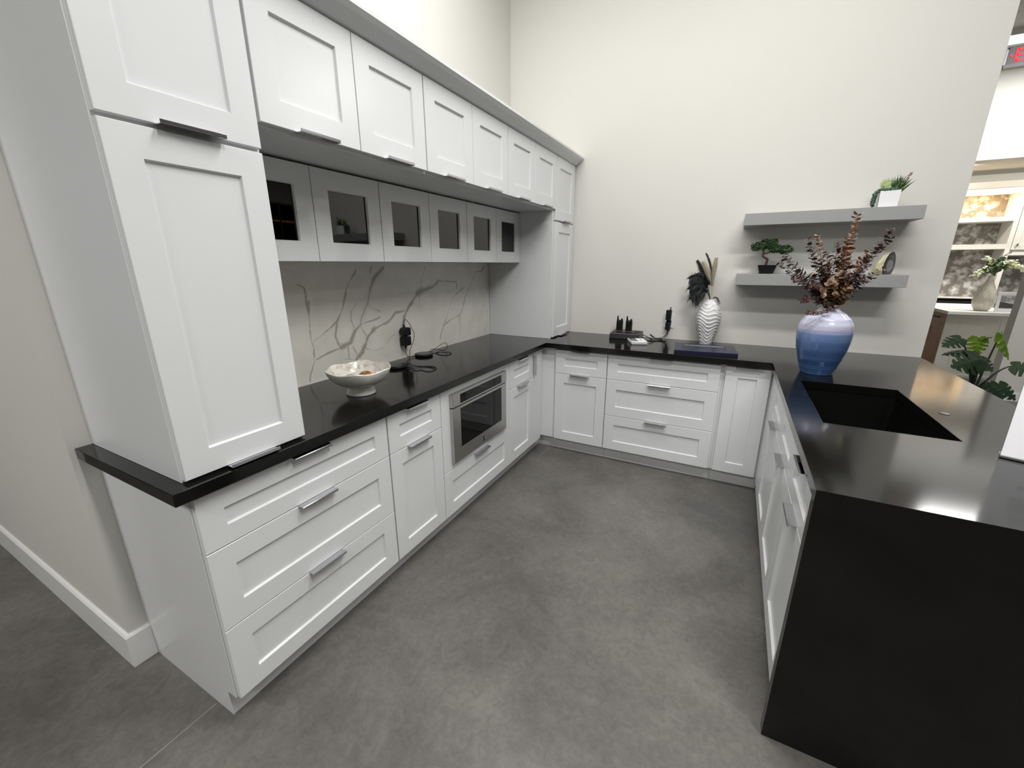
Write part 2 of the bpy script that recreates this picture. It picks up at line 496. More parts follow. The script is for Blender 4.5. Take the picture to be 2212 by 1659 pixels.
def rings(fr, u0, u1, v0, v1, spec):
    out = []
    for du, dv, n in spec:
        out += [fr(u0 + du, v0 + dv, n), fr(u1 - du, v0 + dv, n), fr(u1 - du, v1 - dv, n), fr(u0 + du, v1 - dv, n)]
    return out


def shaker(fr, u0, u1, v0, v1, ru=0.0725, rv=0.0725, t=0.0200, depth=0.009, slope=0.004):
    mb = MB()
    sp = [(0, 0, -t), (0, 0, -0.0015), (.0015, .0015, 0), (ru, rv, 0), (ru + slope, rv + slope, -depth)]
    vs = rings(fr, u0, u1, v0, v1, sp)
    fs = [(3, 2, 1, 0), (16, 17, 18, 19)]
    for r_ in range(4):
        for k in range(4):
            fs.append((r_ * 4 + k, r_ * 4 + (k + 1) % 4, r_ * 4 + 4 + (k + 1) % 4, r_ * 4 + 4 + k))
    return mb.add(vs, fs)


def open_frame(fr, u0, u1, v0, v1, ru=0.077, rv=0.077, t=0.020):
    sp = [(0, 0, -t), (0, 0, -0.0012), (.0012, .0012, 0), (ru, rv, 0), (ru + .003, rv + .003, -.006), (ru + .003, rv + .003, -t)]
    vs = rings(fr, u0, u1, v0, v1, sp)
    fs = []
    for r_ in range(6):
        q = (r_ + 1) % 6
        for k in range(4):
            fs.append((r_ * 4 + k, r_ * 4 + (k + 1) % 4, q * 4 + (k + 1) % 4, q * 4 + k))
    return MB().add(vs, fs)


def fbox(mb, fr, u0, u1, v0, v1, n0, n1, mi=0):
    a, b_ = fr(u0, v0, n0), fr(u1, v1, n1)
    return mb.box(min(a[0], b_[0]), max(a[0], b_[0]), min(a[1], b_[1]), max(a[1], b_[1]), min(a[2], b_[2]), max(a[2], b_[2]), mi)


def pull(fr, uc, v, parent, below=False, L_=0.152):
    """edge pull: a flat bar folded over the door edge with a short lip"""
    mb = MB()
    s = -1 if below else 1
    v0, v1 = sorted((v + s * 0.0003, v + s * 0.0027))
    fbox(mb, fr, uc - L_ / 2, uc + L_ / 2, v0, v1, -0.010, 0.0265)
    w0, w1 = sorted((v + s * 0.0003, v - s * 0.0075))
    fbox(mb, fr, uc - L_ / 2, uc + L_ / 2, w0, w1, 0.0240, 0.0265)
    return mb.build('handle', M['chrome'], parent, bevel=0.0005, label='polished chrome edge pull')


Z0, Z1, ZG1, ZG2 = 0.108, 0.8625, 0.6730, 0.3870


def drawer(fr, u0, u1, v0, v1, root, rv=0.0735, handle=True, name='drawer'):
    d = shaker(fr, u0 + .0015, u1 - .0015, v0 + .0015, v1 - .0015, rv=rv).build(name, M['cab'], root)
    if handle:
        pull(fr, (u0 + u1) / 2, v1 - .0015, d)
    return d


def door(fr, u0, u1, v0, v1, root, handle='top'):
    d = shaker(fr, u0 + .0015, u1 - .0015, v0 + .0015, v1 - .0015).build('door', M['cab'], root)
    if handle == 'top':
        pull(fr, (u0 + u1) / 2, v1 - .0015, d)
    elif handle == 'bottom':
        pull(fr, (u0 + u1) / 2, v0 + .0015, d, below=True)
    return d


def body(fr, u0, u1, root, v0=0.107, v1=CB - 0.0005, depth=0.587, front=-0.0205, toe=True, toe_n=-0.069):
    mb = MB()
    fbox(mb, fr, u0 + .0004, u1 - .0004, v0, v1, front, -depth)
    mb.build('carcass', M['cab'], root)
    if toe:
        tk = MB()
        fbox(tk, fr, u0 + .0004, u1 - .0004, 0.0, 0.1065, toe_n, toe_n - 0.016)
        tk.build('toe_kick', M['toe'], root)


# --- left run, base
t = thing('drawer_cabinet', 'wide white three drawer base cabinet at the near end of the left run', 'cabinet', (-0.3, 0.378, 0))
body(FL, 0.0, 0.7595, t)
sp = MB().box(XW + .0012, -0.0205, -0.0042, -0.0003, 0.1068, CB - .0005).box(XW + .0162, -0.069, -0.0042, -0.0003, 0, 0.1066)
sp.build('end_panel', M['cab'], t)
drawer(FL, 0.0, 0.7575, ZG1, Z1, t, rv=0.063)
drawer(FL, 0.0, 0.7575, ZG2, ZG1, t)
drawer(FL, 0.0, 0.7575, Z0, ZG2, t, rv=0.070)
t = thing('base_cabinet', 'narrow white drawer and door base cabinet between the three drawer cabinet and the microwave', 'cabinet', (-0.3, 0.95, 0))
body(FL, 0.7595, 1.1445, t)
drawer(FL, 0.7625, 1.1440, ZG1, Z1, t, rv=0.063)
door(FL, 0.7625, 1.1440, Z0, ZG1, t)
t = thing('microwave_cabinet', 'white base cabinet holding the steel microwave, with one deep drawer below', 'cabinet', (-0.3, 1.525, 0))
body(FL, 1.1445, 1.9055, t)
ff = MB()
fbox(ff, FL, 1.146, 1.904, ZG2 + .0015, 0.8745, -0.0202, -0.0005)
ff.build('front_frame', M['cab'], t, bevel=0.001)
drawer(FL, 1.1445, 1.9055, Z0, ZG2, t, rv=0.070)
t = thing('base_cabinet', 'narrow white drawer and door base cabinet right of the microwave', 'cabinet', (-0.3, 2.1, 0))
body(FL, 1.9055, 2.2920, t)
drawer(FL, 1.9065, 2.2910, ZG1, Z1, t, rv=0.063)
door(FL, 1.9065, 2.2910, Z0, ZG1, t)
t = thing('corner_cabinet', 'white blind corner base cabinet in the inner left corner, with an upright pull', 'cabinet', (-0.3, 2.6, 0))
MB().box(XW + .003, -0.0205, 2.2925, YW - .005, 0.107, CB - .0005).build('carcass', M['cab'], t)
MB().box(-0.085, -0.069, 2.2925, 2.566, 0, 0.1065).box(-0.085, 0.0986, 2.566, 2.582, 0, 0.1065).build('toe_kick', M['toe'], t)
dd = MB()
fbox(dd, FL, 2.2955, 2.4490, Z0, Z1, -0.0200, 0.0)
dd = dd.build('door', M['cab'], t, bevel=0.0012)
hp = MB()
hp.box(-0.008, 0.0265, 2.2928, 2.2951, 0.690, 0.842).box(0.0240, 0.0265, 2.2951, 2.3025, 0.690, 0.842)
hp.build('handle', M['chrome'], dd, bevel=0.0005, label='polished chrome edge pull')
MB().box(-0.0203, 0.0985, 2.5165, 2.532, 0.107, CB - .0005).build('filler_panel', M['cab'], t)

# --- back run, base
t = thing('base_cabinet', 'white drawer and door base cabinet under the radio charger on the back run', 'cabinet', (0.3, 2.8, 0))
body(FB, 0.0990, 0.5145, t)
drawer(FB, 0.0995, 0.5130, ZG1, Z1, t, rv=0.063)
door(FB, 0.0995, 0.5130, Z0, ZG1, t)
t = thing('drawer_cabinet', 'wide white three drawer base cabinet in the middle of the back run', 'cabinet', (0.9, 2.8, 0))
body(FB, 0.5150, 1.2880, t)
drawer(FB, 0.5165, 1.2740, ZG1, Z1, t, rv=0.063)
drawer(FB, 0.5165, 1.2740, ZG2, ZG1, t)
drawer(FB, 0.5165, 1.2740, Z0, ZG2, t, rv=0.070)
t = thing('pull_out_cabinet', 'narrow white base cabinet with one full height door beside the peninsula corner', 'cabinet', (1.43, 2.8, 0))
body(FB, 1.2885, 1.5860, t)
door(FB, 1.3020, 1.5620, Z0, Z1, t)

# --- peninsula, base
t = thing('corner_cabinet', 'white blank corner base cabinet joining the back run to the peninsula', 'cabinet', (1.87, 2.6, 0))
MB().box(1.5868, 2.170, 2.2060, YW - .005, 0.107, CB - .0005).build('carcass', M['cab'], t)
MB().box(1.635, 1.651, 2.2060, 2.566, 0, 0.1065).build('toe_kick', M['toe'], t)
fp = MB()
fbox(fp, FP, 2.2080, 2.3300, Z0, Z1, -0.0200, 0.0)
fbox(fp, FP, 2.3330, 2.4940, Z0, Z1, -0.0200, -0.004)
fp.build('filler_panel', M['cab'], t, bevel=0.0012)
t = thing('sink_cabinet', 'white sink base cabinet with two doors on the peninsula under the black sink', 'cabinet', (1.87, 1.75, 0))
sb = MB()
sb.box(1.5870, 1.6050, 1.2885, 2.2055, 0.107, 0.64)
sb.box(1.6050, 2.170, 1.2885, 1.3065, 0.107, CB - .0005).box(1.6050, 2.170, 2.1875, 2.2055, 0.107, CB - .0005)
sb.box(2.152, 2.170, 1.3065, 2.1875, 0.107, CB - .0005).box(1.6050, 2.152, 1.3065, 2.1875, 0.107, 0.125)
sb.box(1.5870, 1.6050, 1.2885, 2.2055, 0.64, CB - .0005)
sb.build('carcass', M['cab'], t)
MB().box(1.635, 1.651, 1.2885, 2.2055, 0, 0.1065).build('toe_kick', M['toe'], t)
for a, b_ in ((1.2890, 1.7465), (1.7475, 2.2050)):
    drawer(FP, a, b_, ZG1, Z1, t, rv=0.063, handle=False, name='false_front')
    door(FP, a, b_, Z0, ZG1, t)
t = thing('base_cabinet', 'white drawer and door base cabinet at the waterfall end of the peninsula', 'cabinet', (1.87, 1.06, 0))
MB().box(1.5870, 2.170, 0.8160, 1.2880, 0.107, CB - .0005).build('carcass', M['cab'], t)
MB().box(1.635, 1.651, 0.8160, 1.2880, 0, 0.1065).build('toe_kick', M['toe'], t)
drawer(FP, 0.8300, 1.2875, ZG1, Z1, t, rv=0.063)
door(FP, 0.8300, 1.2875, Z0, ZG1, t)

# --- worktop, one continuous U with a waterfall end
XS = [XW + .0008, 0.031, 1.552, 1.654, 2.046, XE]
YS = [-0.051, 0.776, 1.391, 2.075, 2.459, YW - .0008]


def cell(i, j):
    x, y = (XS[i] + XS[i + 1]) / 2, (YS[j] + YS[j + 1]) / 2
    if 1.654 < x < 2.046 and 1.391 < y < 2.075:
        return False
    return x < 0.031 or y > 2.459 or (x > 1.552 and y > 0.776)


mb = MB()
vid = {}


def vtx(x, y, z):
    k = (round(x, 4), round(y, 4), round(z, 4))
    if k not in vid:
        vid[k] = len(mb.v); mb.v.append((x, y, z))
    return vid[k]


def face(*ps):
    mb.f.append([vtx(*p) for p in ps]); mb.s.append(False); mb.m.append(0)


for i in range(5):
    for j in range(5):
        if not cell(i, j):
            continue
        x0, x1, y0, y1 = XS[i], XS[i + 1], YS[j], YS[j + 1]
        face((x0, y0, CT), (x1, y0, CT), (x1, y1, CT), (x0, y1, CT))
        face((x0, y1, CB), (x1, y1, CB), (x1, y0, CB), (x0, y0, CB))
        for di, dj, e in ((-1, 0, ((x0, y1), (x0, y0))), (1, 0, ((x1, y0), (x1, y1))), (0, -1, ((x0, y0), (x1, y0))), (0, 1, ((x1, y1), (x0, y1)))):
            a, c_ = i + di, j + dj
            if not (0 <= a < 5 and 0 <= c_ < 5 and cell(a, c_)):
                (ax, ay), (bx_, by_) = e
                face((ax, ay, CB), (bx_, by_, CB), (bx_, by_, CT), (ax, ay, CT))
t = thing('worktop', 'dark grey polished quartz worktop running in a U with a waterfall end', 'worktop', (0.9, 2.8, CB))
mb.build('worktop_slab', M['quartz'], t, bevel=0.0016, seg=2)
MB().box(1.5516, XE + .0004, 0.7756, 0.814, 0.0, CT - 0.0018).build('waterfall_panel', M['quartz'], t)

# --- sink and cap
mb = MB()
sx0, sx1, sy0, sy1, zb = 1.650, 2.050, 1.387, 2.079, 0.668
tk = 0.008


def rr(x0, x1, y0, y1, r, z, n=6):
    out = []
    for cx, cy, a0 in ((x1 - r, y1 - r, 0), (x0 + r, y1 - r, 90), (x0 + r, y0 + r, 180), (x1 - r, y0 + r, 270)):
        for k in range(n + 1):
            a = R(a0 + 90 * k / n)
            out.append((cx + r * math.cos(a), cy + r * math.sin(a), z))
    return out


lp = [rr(sx0 - .02, sx1 + .02, sy0 - .02, sy1 + .02, .03, CB - .001), rr(sx0, sx1, sy0, sy1, .018, CB - .001), rr(sx0 + .004, sx1 - .004, sy0 + .004, sy1 - .004, .02, zb + .03),
      rr(sx0 + .016, sx1 - .016, sy0 + .016, sy1 - .016, .03, zb + .006), rr(sx0 + .04, sx1 - .04, sy0 + .04, sy1 - .04, .03, zb)]
n_ = len(lp[0])
vs = sum(lp, [])
fs = []
for r_ in range(len(lp) - 1):
    for k in range(n_):
        fs.append((r_ * n_ + k, r_ * n_ + (k + 1) % n_, (r_ + 1) * n_ + (k + 1) % n_, (r_ + 1) * n_ + k))
fs.append(tuple((len(lp) - 1) * n_ + k for k in range(n_)))
mb.add(vs, fs, smooth=False)
t = thing('sink', 'deep black undermount sink cut into the peninsula worktop', 'sink', (1.85, 1.733, zb))
so = mb.build('basin', M['sink'], t, recalc=False)
md = so.modifiers.new('wall', 'SOLIDIFY'); md.thickness = 0.006; md.offset = -1
MB().lathe([(0.056, 0), (0.056, 0.003), (0.046, 0.0045), (0.040, 0.0015), (0.012, 0.0012), (0.001, 0.003)], (1.94, 1.733, zb + .0005), 40).build('drain', M['black_gloss'], t)
o = MB().lathe([(0.0175, 0), (0.0175, 0.001), (0.016, 0.0022), (0.003, 0.0026)], (2.108, 1.737, CT + 0.0002), 32).build('hole_cap', M['disc'], at=(2.108, 1.737, CT))
tag(o, 'small round grey cap in the worktop right of the sink', 'cap')

# --- microwave
t = thing('microwave', 'stainless steel drawer microwave with black glass built into the left run', 'microwave', (0.0, 1.522, 0.428))
mb = MB(); fbox(mb, FL, 1.220, 1.823, 0.428, 0.7525, 0.0003, 0.0215); dr_ = mb.build('drawer_front', M['steel'], t, bevel=0.002, seg=2)
mb = MB(); fbox(mb, FL, 1.293, 1.756, 0.508, 0.737, 0.0216, 0.0226); mb.build('window', M['black_glass'], dr_, label='black glass window')
mb = MB(); fbox(mb, FL, 1.220, 1.823, 0.7575, 0.8345, 0.0003, 0.0235); cp = mb.build('control_panel', M['steel'], t, bevel=0.002, seg=2)
mb = MB(); fbox(mb, FL, 1.292, 1.754, 0.768, 0.820, 0.0236, 0.0246); mb.build('display', M['black_glass'], cp, label='black glass display strip')
mb = MB(); fbox(mb, FL, 1.222, 1.821, 0.7526, 0.7574, 0.0003, 0.0110); mb.build('gap_strip', M['black'], t)
em = [(1.519, .478), (1.530, .482), (1.533, .474), (1.532, .462), (1.541, .449), (1.531, .451), (1.517, .446), (1.520, .453), (1.528, .458), (1.526, .468)]
MB().hexa([FL(u, v, 0.0216) for u, v in em], [FL(u, v, 0.0226) for u, v in em]).build('emblem', M['black'], dr_, label='small black emblem')

# --- uppers
ZU0, ZU1, ZC = 1.906, 2.279, 1.898
t = thing('tower_cabinet', 'tall white two door cabinet standing on the near end of the left worktop', 'cabinet', (-0.3, 0.186, CT))
MB().box(XW + .0012, -0.0205, -0.0060, 0.3765, CT + .0004, 2.281).build('carcass', M['cab'], t, bevel=0.001)
door(FL, -0.004, 0.3725, 0.9215, 1.8225, t, handle='bottom')
door(FL, -0.004, 0.3725, 1.8310, ZU1, t, handle='bottom')
labs = ['white two door upper cabinet next to the tall near tower', 'white two door upper cabinet in the middle of the upper row', 'white two door upper cabinet nearest the far tall cabinet']
for k, lb in enumerate(labs):
    y0, y1 = 0.3770 + k * 0.7650, 0.3770 + (k + 1) * 0.7650
    y1 = min(y1, 2.6715)
    t = thing('upper_cabinet', lb, 'cabinet', (-0.3, (y0 + y1) / 2, ZC))
    MB().box(XW + .0012, -0.0205, y0 + .0004, y1 - .0004, ZC, 2.281).build('carcass', M['cab'], t)
    ym = (y0 + y1) / 2
    door(FL, y0 + (0.002 if k == 0 else 0.0015), ym, ZU0, ZU1, t, handle='bottom')
    door(FL, ym, y1 - 0.0015, ZU0, ZU1, t, handle='bottom')
t = thing('tower_cabinet', 'tall slim white cabinet standing on the worktop against the back wall', 'cabinet', (-0.3, 2.87, CT))
MB().box(XW + .0012, -0.0205, 2.6725, YW - .001, CT + .0004, 2.281).build('carcass', M['cab'], t, bevel=0.001)
door(FL, 2.6735, 3.0715, 0.9215, 1.8225, t, handle='bottom')
door(FL, 2.6735, 3.0715, 1.8310, ZU1, t, handle='bottom')
MB().box(XW + .0235, -0.0120, 2.640, 2.6590, CT + .0004, 1.8975).build('side_panel', M['cab'], t, bevel=0.001)

# crown moulding
prof = [(-0.019, 2.2815), (0.000, 2.2815), (0.010, 2.286), (0.052, 2.312), (0.066, 2.325), (0.066, 2.338), (-0.019, 2.338)]
mb = MB()
ends = [-1, 1]
va = [(x, -0.006 - (x + .0), z) if x > 0 else (x, -0.006 - x * 0, z) for x, z in prof]
va = [(x, -0.006 - max(x, 0.0), z) for x, z in prof]
vb = [(x, YW - .001, z) for x, z in prof]
vc = [(XW + .001, -0.006 - max(x, 0.0) if x > 0 else -0.006 + 0.019, z) for x, z in prof]
va2 = [(x if x > 0 else -0.019, -0.006 - x if x > 0 else (0.013 if x < 0 else -0.006), z) for x, z in prof]
mb.hexa(va2, vb)
mb2 = [(XW + .001, p[1], p[2]) for p in va2]
mb.hexa(mb2, va2)
o = mb.build('crown_moulding', M['cab'], at=(-0.0, 1.5, 2.2815))
tag(o, 'white angled crown moulding along the top of the upper cabinets', 'moulding')

# glass fronted wall cabinets
labs = ['grey white wall cabinet with two dark glass doors, half hidden by the near tower', 'grey white wall cabinet with two dark glass doors, middle of the recessed row', 'grey white wall cabinet with two dark glass doors beside the far side panel']
GY = [0.378, 1.1280, 1.8830, 2.6390]
for k, lb in enumerate(labs):
    y0, y1 = GY[k] + (0.0015 if k else 0.0), GY[k + 1] - 0.0015
    zb_, zt_ = 1.518, 1.8880
    t = thing('glass_cabinet', lb, 'cabinet', (-0.45, (y0 + y1) / 2, zb_))
    xb, xf = XW + .0012, -0.3105
    mb = MB()
    mb.box(xb, xf, y0, y1, zb_, zb_ + .018).box(xb, xf, y0, y1, zt_ - .018, zt_)
    mb.box(xb, xf, y0, y0 + .018, zb_ + .018, zt_ - .018).box(xb, xf, y1 - .018, y1, zb_ + .018, zt_ - .018)
    mb.box(xb, xb + .012, y0 + .018, y1 - .018, zb_ + .018, zt_ - .018)
    mb.build('carcass', M['cab'], t)
    ym = (y0 + y1) / 2
    for a, b_ in ((y0, ym - .001), (ym + .001, y1)):
        d = open_frame(FG, a + .0005, b_ - .0005, zb_ + .0005, zt_ - .0005).build('door', M['cab'], t)
        g = MB(); fbox(g, FG, a + .0795, b_ - .0795, zb_ + .079, zt_ - .079, -0.0165, -0.0125)
        g.build('glass_pane', M['tinted'], d, label='dark tinted glass pane')

# marble backsplash
VEINS = [(3, [(0.835, 1.415), (0.867, 1.399), (0.876, 1.348), (0.885, 1.261), (0.873, 1.183), (0.884, 1.108), (0.875, 1.052)]), (3, [(0.891, 1.332), (0.882, 1.238), (0.877, 1.165), (0.883, 1.096), (0.876, 1.02), (0.847, 0.964), (0.832, 0.921)]), (2, [(0.773, 1.482), (0.829, 1.479)]), (4, [(1.208, 1.473), (1.151, 1.415), (1.112, 1.332), (1.075, 1.259), (1.036, 1.203), (1.015, 1.129), (1.038, 1.073)]), (3, [(1.036, 1.203), (0.97, 1.169), (0.908, 1.145), (0.892, 1.131)]), (8, [(1.409, 1.488), (1.339, 1.435), (1.289, 1.374), (1.266, 1.295), (1.215, 1.227), (1.197, 1.174), (1.147, 1.145), (1.116, 1.086), (1.059, 1.069)]), (3, [(1.059, 1.069), (0.942, 1.047)]), (3, [(1.266, 1.295), (1.292, 1.26), (1.352, 1.236)]), (3, [(1.317, 1.498), (1.306, 1.463)]), (3, [(1.191, 1.3), (1.146, 1.26), (1.133, 1.209), (1.149, 1.162)]), (3, [(1.197, 1.174), (1.246, 1.187), (1.308, 1.189), (1.355, 1.203)]), (4, [(1.197, 1.174), (1.215, 1.135), (1.235, 1.104)]), (9, [(1.937, 1.387), (1.88, 1.356), (1.758, 1.341), (1.699, 1.318), (1.605, 1.237), (1.561, 1.18), (1.541, 1.131)]), (16, [(1.758, 1.341), (1.692, 1.322)]), (4, [(1.937, 1.387), (2.011, 1.39), (2.15, 1.379), (2.165, 1.308), (2.101, 1.27)]), (3, [(2.253, 1.333), (2.101, 1.27), (2.01, 1.12), (1.966, 1.066)]), (5, [(1.565, 1.215), (1.485, 1.213), (1.423, 1.166), (1.301, 1.138), (1.248, 1.107)]), (10, [(1.248, 1.107), (1.2, 1.026), (1.172, 0.994)]), (11, [(1.3, 1.138), (1.237, 1.095), (1.205, 1.022), (1.145, 0.981)]), (4, [(2.567, 1.493), (2.515, 1.449), (2.442, 1.444), (2.343, 1.335), (2.269, 1.241), (2.22, 1.158), (2.185, 1.125), (2.189, 1.025), (2.161, 0.928)]), (3, [(2.185, 1.125), (2.111, 1.121), (2.027, 1.094), (1.966, 1.06), (1.921, 0.979)]), (2, [(1.798, 1.496), (1.746, 1.383), (1.715, 1.228)]), (2, [(2.605, 1.135), (2.601, 1.026), (2.558, 0.935)]), (10, [(1.199, 1.177), (1.146, 1.142), (1.118, 1.088), (1.044, 1.064)]), (3, [(1.044, 1.064), (0.957, 1.051), (0.887, 1.034)]), (3, [(1.096, 1.075), (1.095, 1.0)]), (3, [(1.135, 1.06), (1.159, 1.005)]), (3, [(1.23, 1.035), (1.285, 1.016), (1.356, 1.008)]), (2, [(1.055, 1.0), (1.156, 0.979)]), (2, [(1.383, 1.027), (1.466, 1.079)]), (2, [(1.328, 0.981), (1.398, 0.94)]),
         (3, [(0.52, 1.40), (0.60, 1.25), (0.66, 1.10), (0.70, 0.95)])]
ys = np.linspace(0.378, 2.6392, 640)
zs = np.linspace(CT + .0004, 1.5178, 200)
YY, ZZ = np.meshgrid(ys, zs)
rng = np.random.RandomState(4)


def wob(a, b_, seed):
    r_ = np.random.RandomState(seed)
    out = np.zeros_like(a)
    for k in range(14):
        f_ = 8 * 1.55 ** (k * 0.7)
        th = r_.rand() * 6.28
        out += np.sin((a * math.cos(th) + b_ * math.sin(th)) * f_ * 2 + r_.rand() * 6.28) / (f_ ** 0.9)
    return out


wy, wz = YY + 0.022 * wob(YY, ZZ, 1), ZZ + 0.018 * wob(YY, ZZ, 2)
thick = 1.0 + 0.9 * 9 * wob(YY, ZZ, 3) * 0.5
vein = np.zeros_like(YY)
for w_, pts in VEINS:
    d = np.full_like(YY, 9.0)
    for (a0, b0), (a1, b1) in zip(pts[:-1], pts[1:]):
        dx, dy = a1 - a0, b1 - b0
        tt = np.clip(((wy - a0) * dx + (wz - b0) * dy) / (dx * dx + dy * dy), 0, 1)
        d = np.minimum(d, np.hypot(wy - a0 - tt * dx, wz - b0 - tt * dy))
    hw = (0.0009 + 0.00080 * w_) * np.clip(thick, 0.45, 1.7)
    st = 0.80 if w_ > 6 else (0.72 if w_ > 2 else 0.40)
    vein = np.maximum(vein, st * np.clip(1.35 - d / hw * 0.9, 0, 1))
    vein = np.maximum(vein, 0.13 * np.exp(-(d / 0.022) ** 2) * (w_ > 6))
nv = len(ys)
xf = -0.585
verts = np.stack([np.full(YY.size, xf), YY.ravel(), ZZ.ravel()], 1)
ii = np.arange(nv * len(zs)).reshape(len(zs), nv)
quads = np.stack([ii[:-1, :-1].ravel(), ii[:-1, 1:].ravel(), ii[1:, 1:].ravel(), ii[1:, :-1].ravel()], 1)
k0 = len(verts)
corner = [ii[0, 0], ii[0, -1], ii[-1, -1], ii[-1, 0]]
bk = [(XW + .0012, verts[c][1], verts[c][2]) for c in corner]
edges = [list(ii[0, :]), list(ii[:, -1]), list(ii[-1, ::-1]), list(ii[::-1, 0])]
polys = [list(map(int, q)) for q in quads]
for e_i, e_ in enumerate(edges):
    polys.append([k0 + (e_i + 1) % 4, k0 + e_i] + [int(q) for q in e_])
polys.append([k0 + 3, k0 + 2, k0 + 1, k0])
me = bpy.data.meshes.new('backsplash')
me.from_pydata([tuple(p) for p in verts] + bk, [], polys)
at_ = me.attributes.new('vein', 'FLOAT', 'POINT')
at_.data.foreach_set('value', np.concatenate([vein.ravel(), np.zeros(4)]).astype(np.float32))
me.materials.append(M['marble'])
o = bpy.data.objects.new('backsplash', me)
COL.objects.link(o)
tag(o, 'white marble slab backsplash with grey branching veins behind the left worktop', 'backsplash')

# floating shelves
for z0, lb in ((1.750, 'upper grey floating shelf on the back wall, holding the potted succulents'), (1.3632, 'lower grey floating shelf on the back wall, holding the bonsai and agate')):
    o = MB().box(1.284, 2.191, 2.850, YW - .0005, z0, z0 + 0.0745).build('floating_shelf', M['shelf'], at=(1.74, YW, z0), bevel=0.0012)
    tag(o, lb, 'shelf')
#@@OBJECTS
# ------------------------------------------------------------------ things on the left worktop
random.seed(11)
BX, BY = -0.236, 0.846
t = thing('footed_bowl', 'white footed bowl with a wavy rim on the left worktop', 'bowl', (BX, BY, CT))
MB().lathe([(0.066, 0), (0.0690, 0.003), (0.0675, 0.009), (0.0625, 0.021), (0.0585, 0.032), (0.0570, 0.0405), (0.0575, 0.043)], (BX, BY, CT + .0003), 64).build('foot', M['porcelain'], t)


def wavy(zr0, zr1):
    def fn(i, r, z, a):
        k = min(1.0, max(0.0, (z - zr0) / (zr1 - zr0)))
        w = math.sin(6 * a + 0.6) + 0.35 * math.sin(3 * a + 1.0)
        return 0.0040 * k * k * w, 0.0042 * k * k * w
    return fn


mb = MB()
mb.lathe([(0.030, 0.0405), (0.056, 0.0415), (0.085, 0.049), (0.110, 0.0625), (0.129, 0.0815), (0.141, 0.102), (0.1475, 0.1190), (0.1478, 0.1220), (0.145, 0.1240)], (BX, BY, CT), 96, wavy(0.05, 0.12), close=False)
mb.lathe([(0.145, 0.1240), (0.1420, 0.1205), (0.1355, 0.1035), (0.124, 0.0845), (0.106, 0.0670), (0.083, 0.0545), (0.055, 0.0475), (0.02, 0.0462), (0.001, 0.046)], (BX, BY, CT), 96, wavy(0.05, 0.12), close=False, mi=1)
mb.build('bowl', [M['porcelain'], M['pearl_cells']], t)
balls = [(-0.272, 0.818, 0.034, 0.020, 0.9855, 'brown polished decorative ball nearest the camera in the white footed bowl'),
         (-0.240, 0.886, 0.034, 0.023, 0.9885, 'largest golden brown decorative ball in the white footed bowl'),
         (-0.190, 0.903, 0.020, 0.014, 0.9915, 'small dark brown decorative ball at the right in the footed bowl')]
for x, y, r_, rz, z, lb in balls:
    pr = [(max(0.0006, r_ * math.cos(a)), rz * math.sin(a)) for a in [R(-90 + 12 * k) for k in range(16)]]
    o = MB().lathe(pr, (x, y, z), 32).build('decorative_ball', M['brown_ball'], at=(x, y, z))
    o.rotation_euler = (R(6), R(-7), R(random.uniform(0, 90)))
    tag(o, lb, 'ball', 'brown balls in the footed bowl')

# wall outlet and chargers on the backsplash
t = thing('outlet_plate', 'white outlet plate on the marble backsplash', 'outlet', (-0.585, 1.545, 1.055))
MB().box(-0.5845, -0.579, 1.509, 1.580, 0.996, 1.114).build('cover_plate', M['white_plastic'], t, bevel=0.0015)
MB().box(-0.5789, -0.5775, 1.529, 1.560, 1.014, 1.096).build('socket_block', M['white_plastic'], t)
a8 = [(1.505, 1.075), (1.497, 1.092), (1.503, 1.110), (1.516, 1.118), (1.558, 1.117), (1.563, 1.110), (1.564, 1.072), (1.555, 1.066), (1.520, 1.066)]
t = thing('usb_adapter', 'upper black plug adapter in the backsplash outlet', 'adapter', (-0.577, 1.53, 1.09), 'plug adapters on the backsplash')
MB().hexa([(-0.5774, u, v) for u, v in a8], [(-0.530, u - .008, v) for u, v in a8]).build('adapter_body', M['black'], t, bevel=0.002)
MB().box(-0.560, -0.550, 1.516, 1.524, 1.1182, 1.136).build('plug', M['black'], t)
t = thing('usb_adapter', 'lower square black plug adapter in the backsplash outlet', 'adapter', (-0.577, 1.53, 1.03), 'plug adapters on the backsplash')
MB().box(-0.5774, -0.532, 1.500, 1.556, 1.002, 1.0595).build('adapter_body', M['black'], t, bevel=0.003)
MB().box(-0.560, -0.551, 1.518, 1.527, 0.984, 1.0018).build('plug', M['black'], t)


def smooth(pts, n=8):
    out = []
    P = [Vector(pts[0])] + [Vector(p) for p in pts] + [Vector(pts[-1])]
    for i in range(1, len(P) - 2):
        for k in range(n):
            s = k / n
            p0, p1, p2, p3 = P[i - 1], P[i], P[i + 1], P[i + 2]
            out.append(0.5 * ((2 * p1) + (-p0 + p2) * s + (2 * p0 - 5 * p1 + 4 * p2 - p3) * s * s + (-p0 + 3 * p1 - 3 * p2 + p3) * s ** 3))
    out.append(P[-1])
    return out


def pad(x, y, r_, lb):
    t = thing('charging_pad', lb, 'charger', (x, y, CT), 'charging pads on the left worktop')
    MB().lathe([(r_ - .004, 0), (r_, 0.004), (r_, 0.014), (r_ - .003, 0.0165), (r_ - .006, 0.0168)], (x, y, CT + .0004), 48).build('pad_body', M['black'], t)
    MB().lathe([(r_ - .0085, 0.0172), (r_ - .0095, 0.0176)], (x, y, CT + .0004), 48).build('top_disc', M['black_gloss'], t)


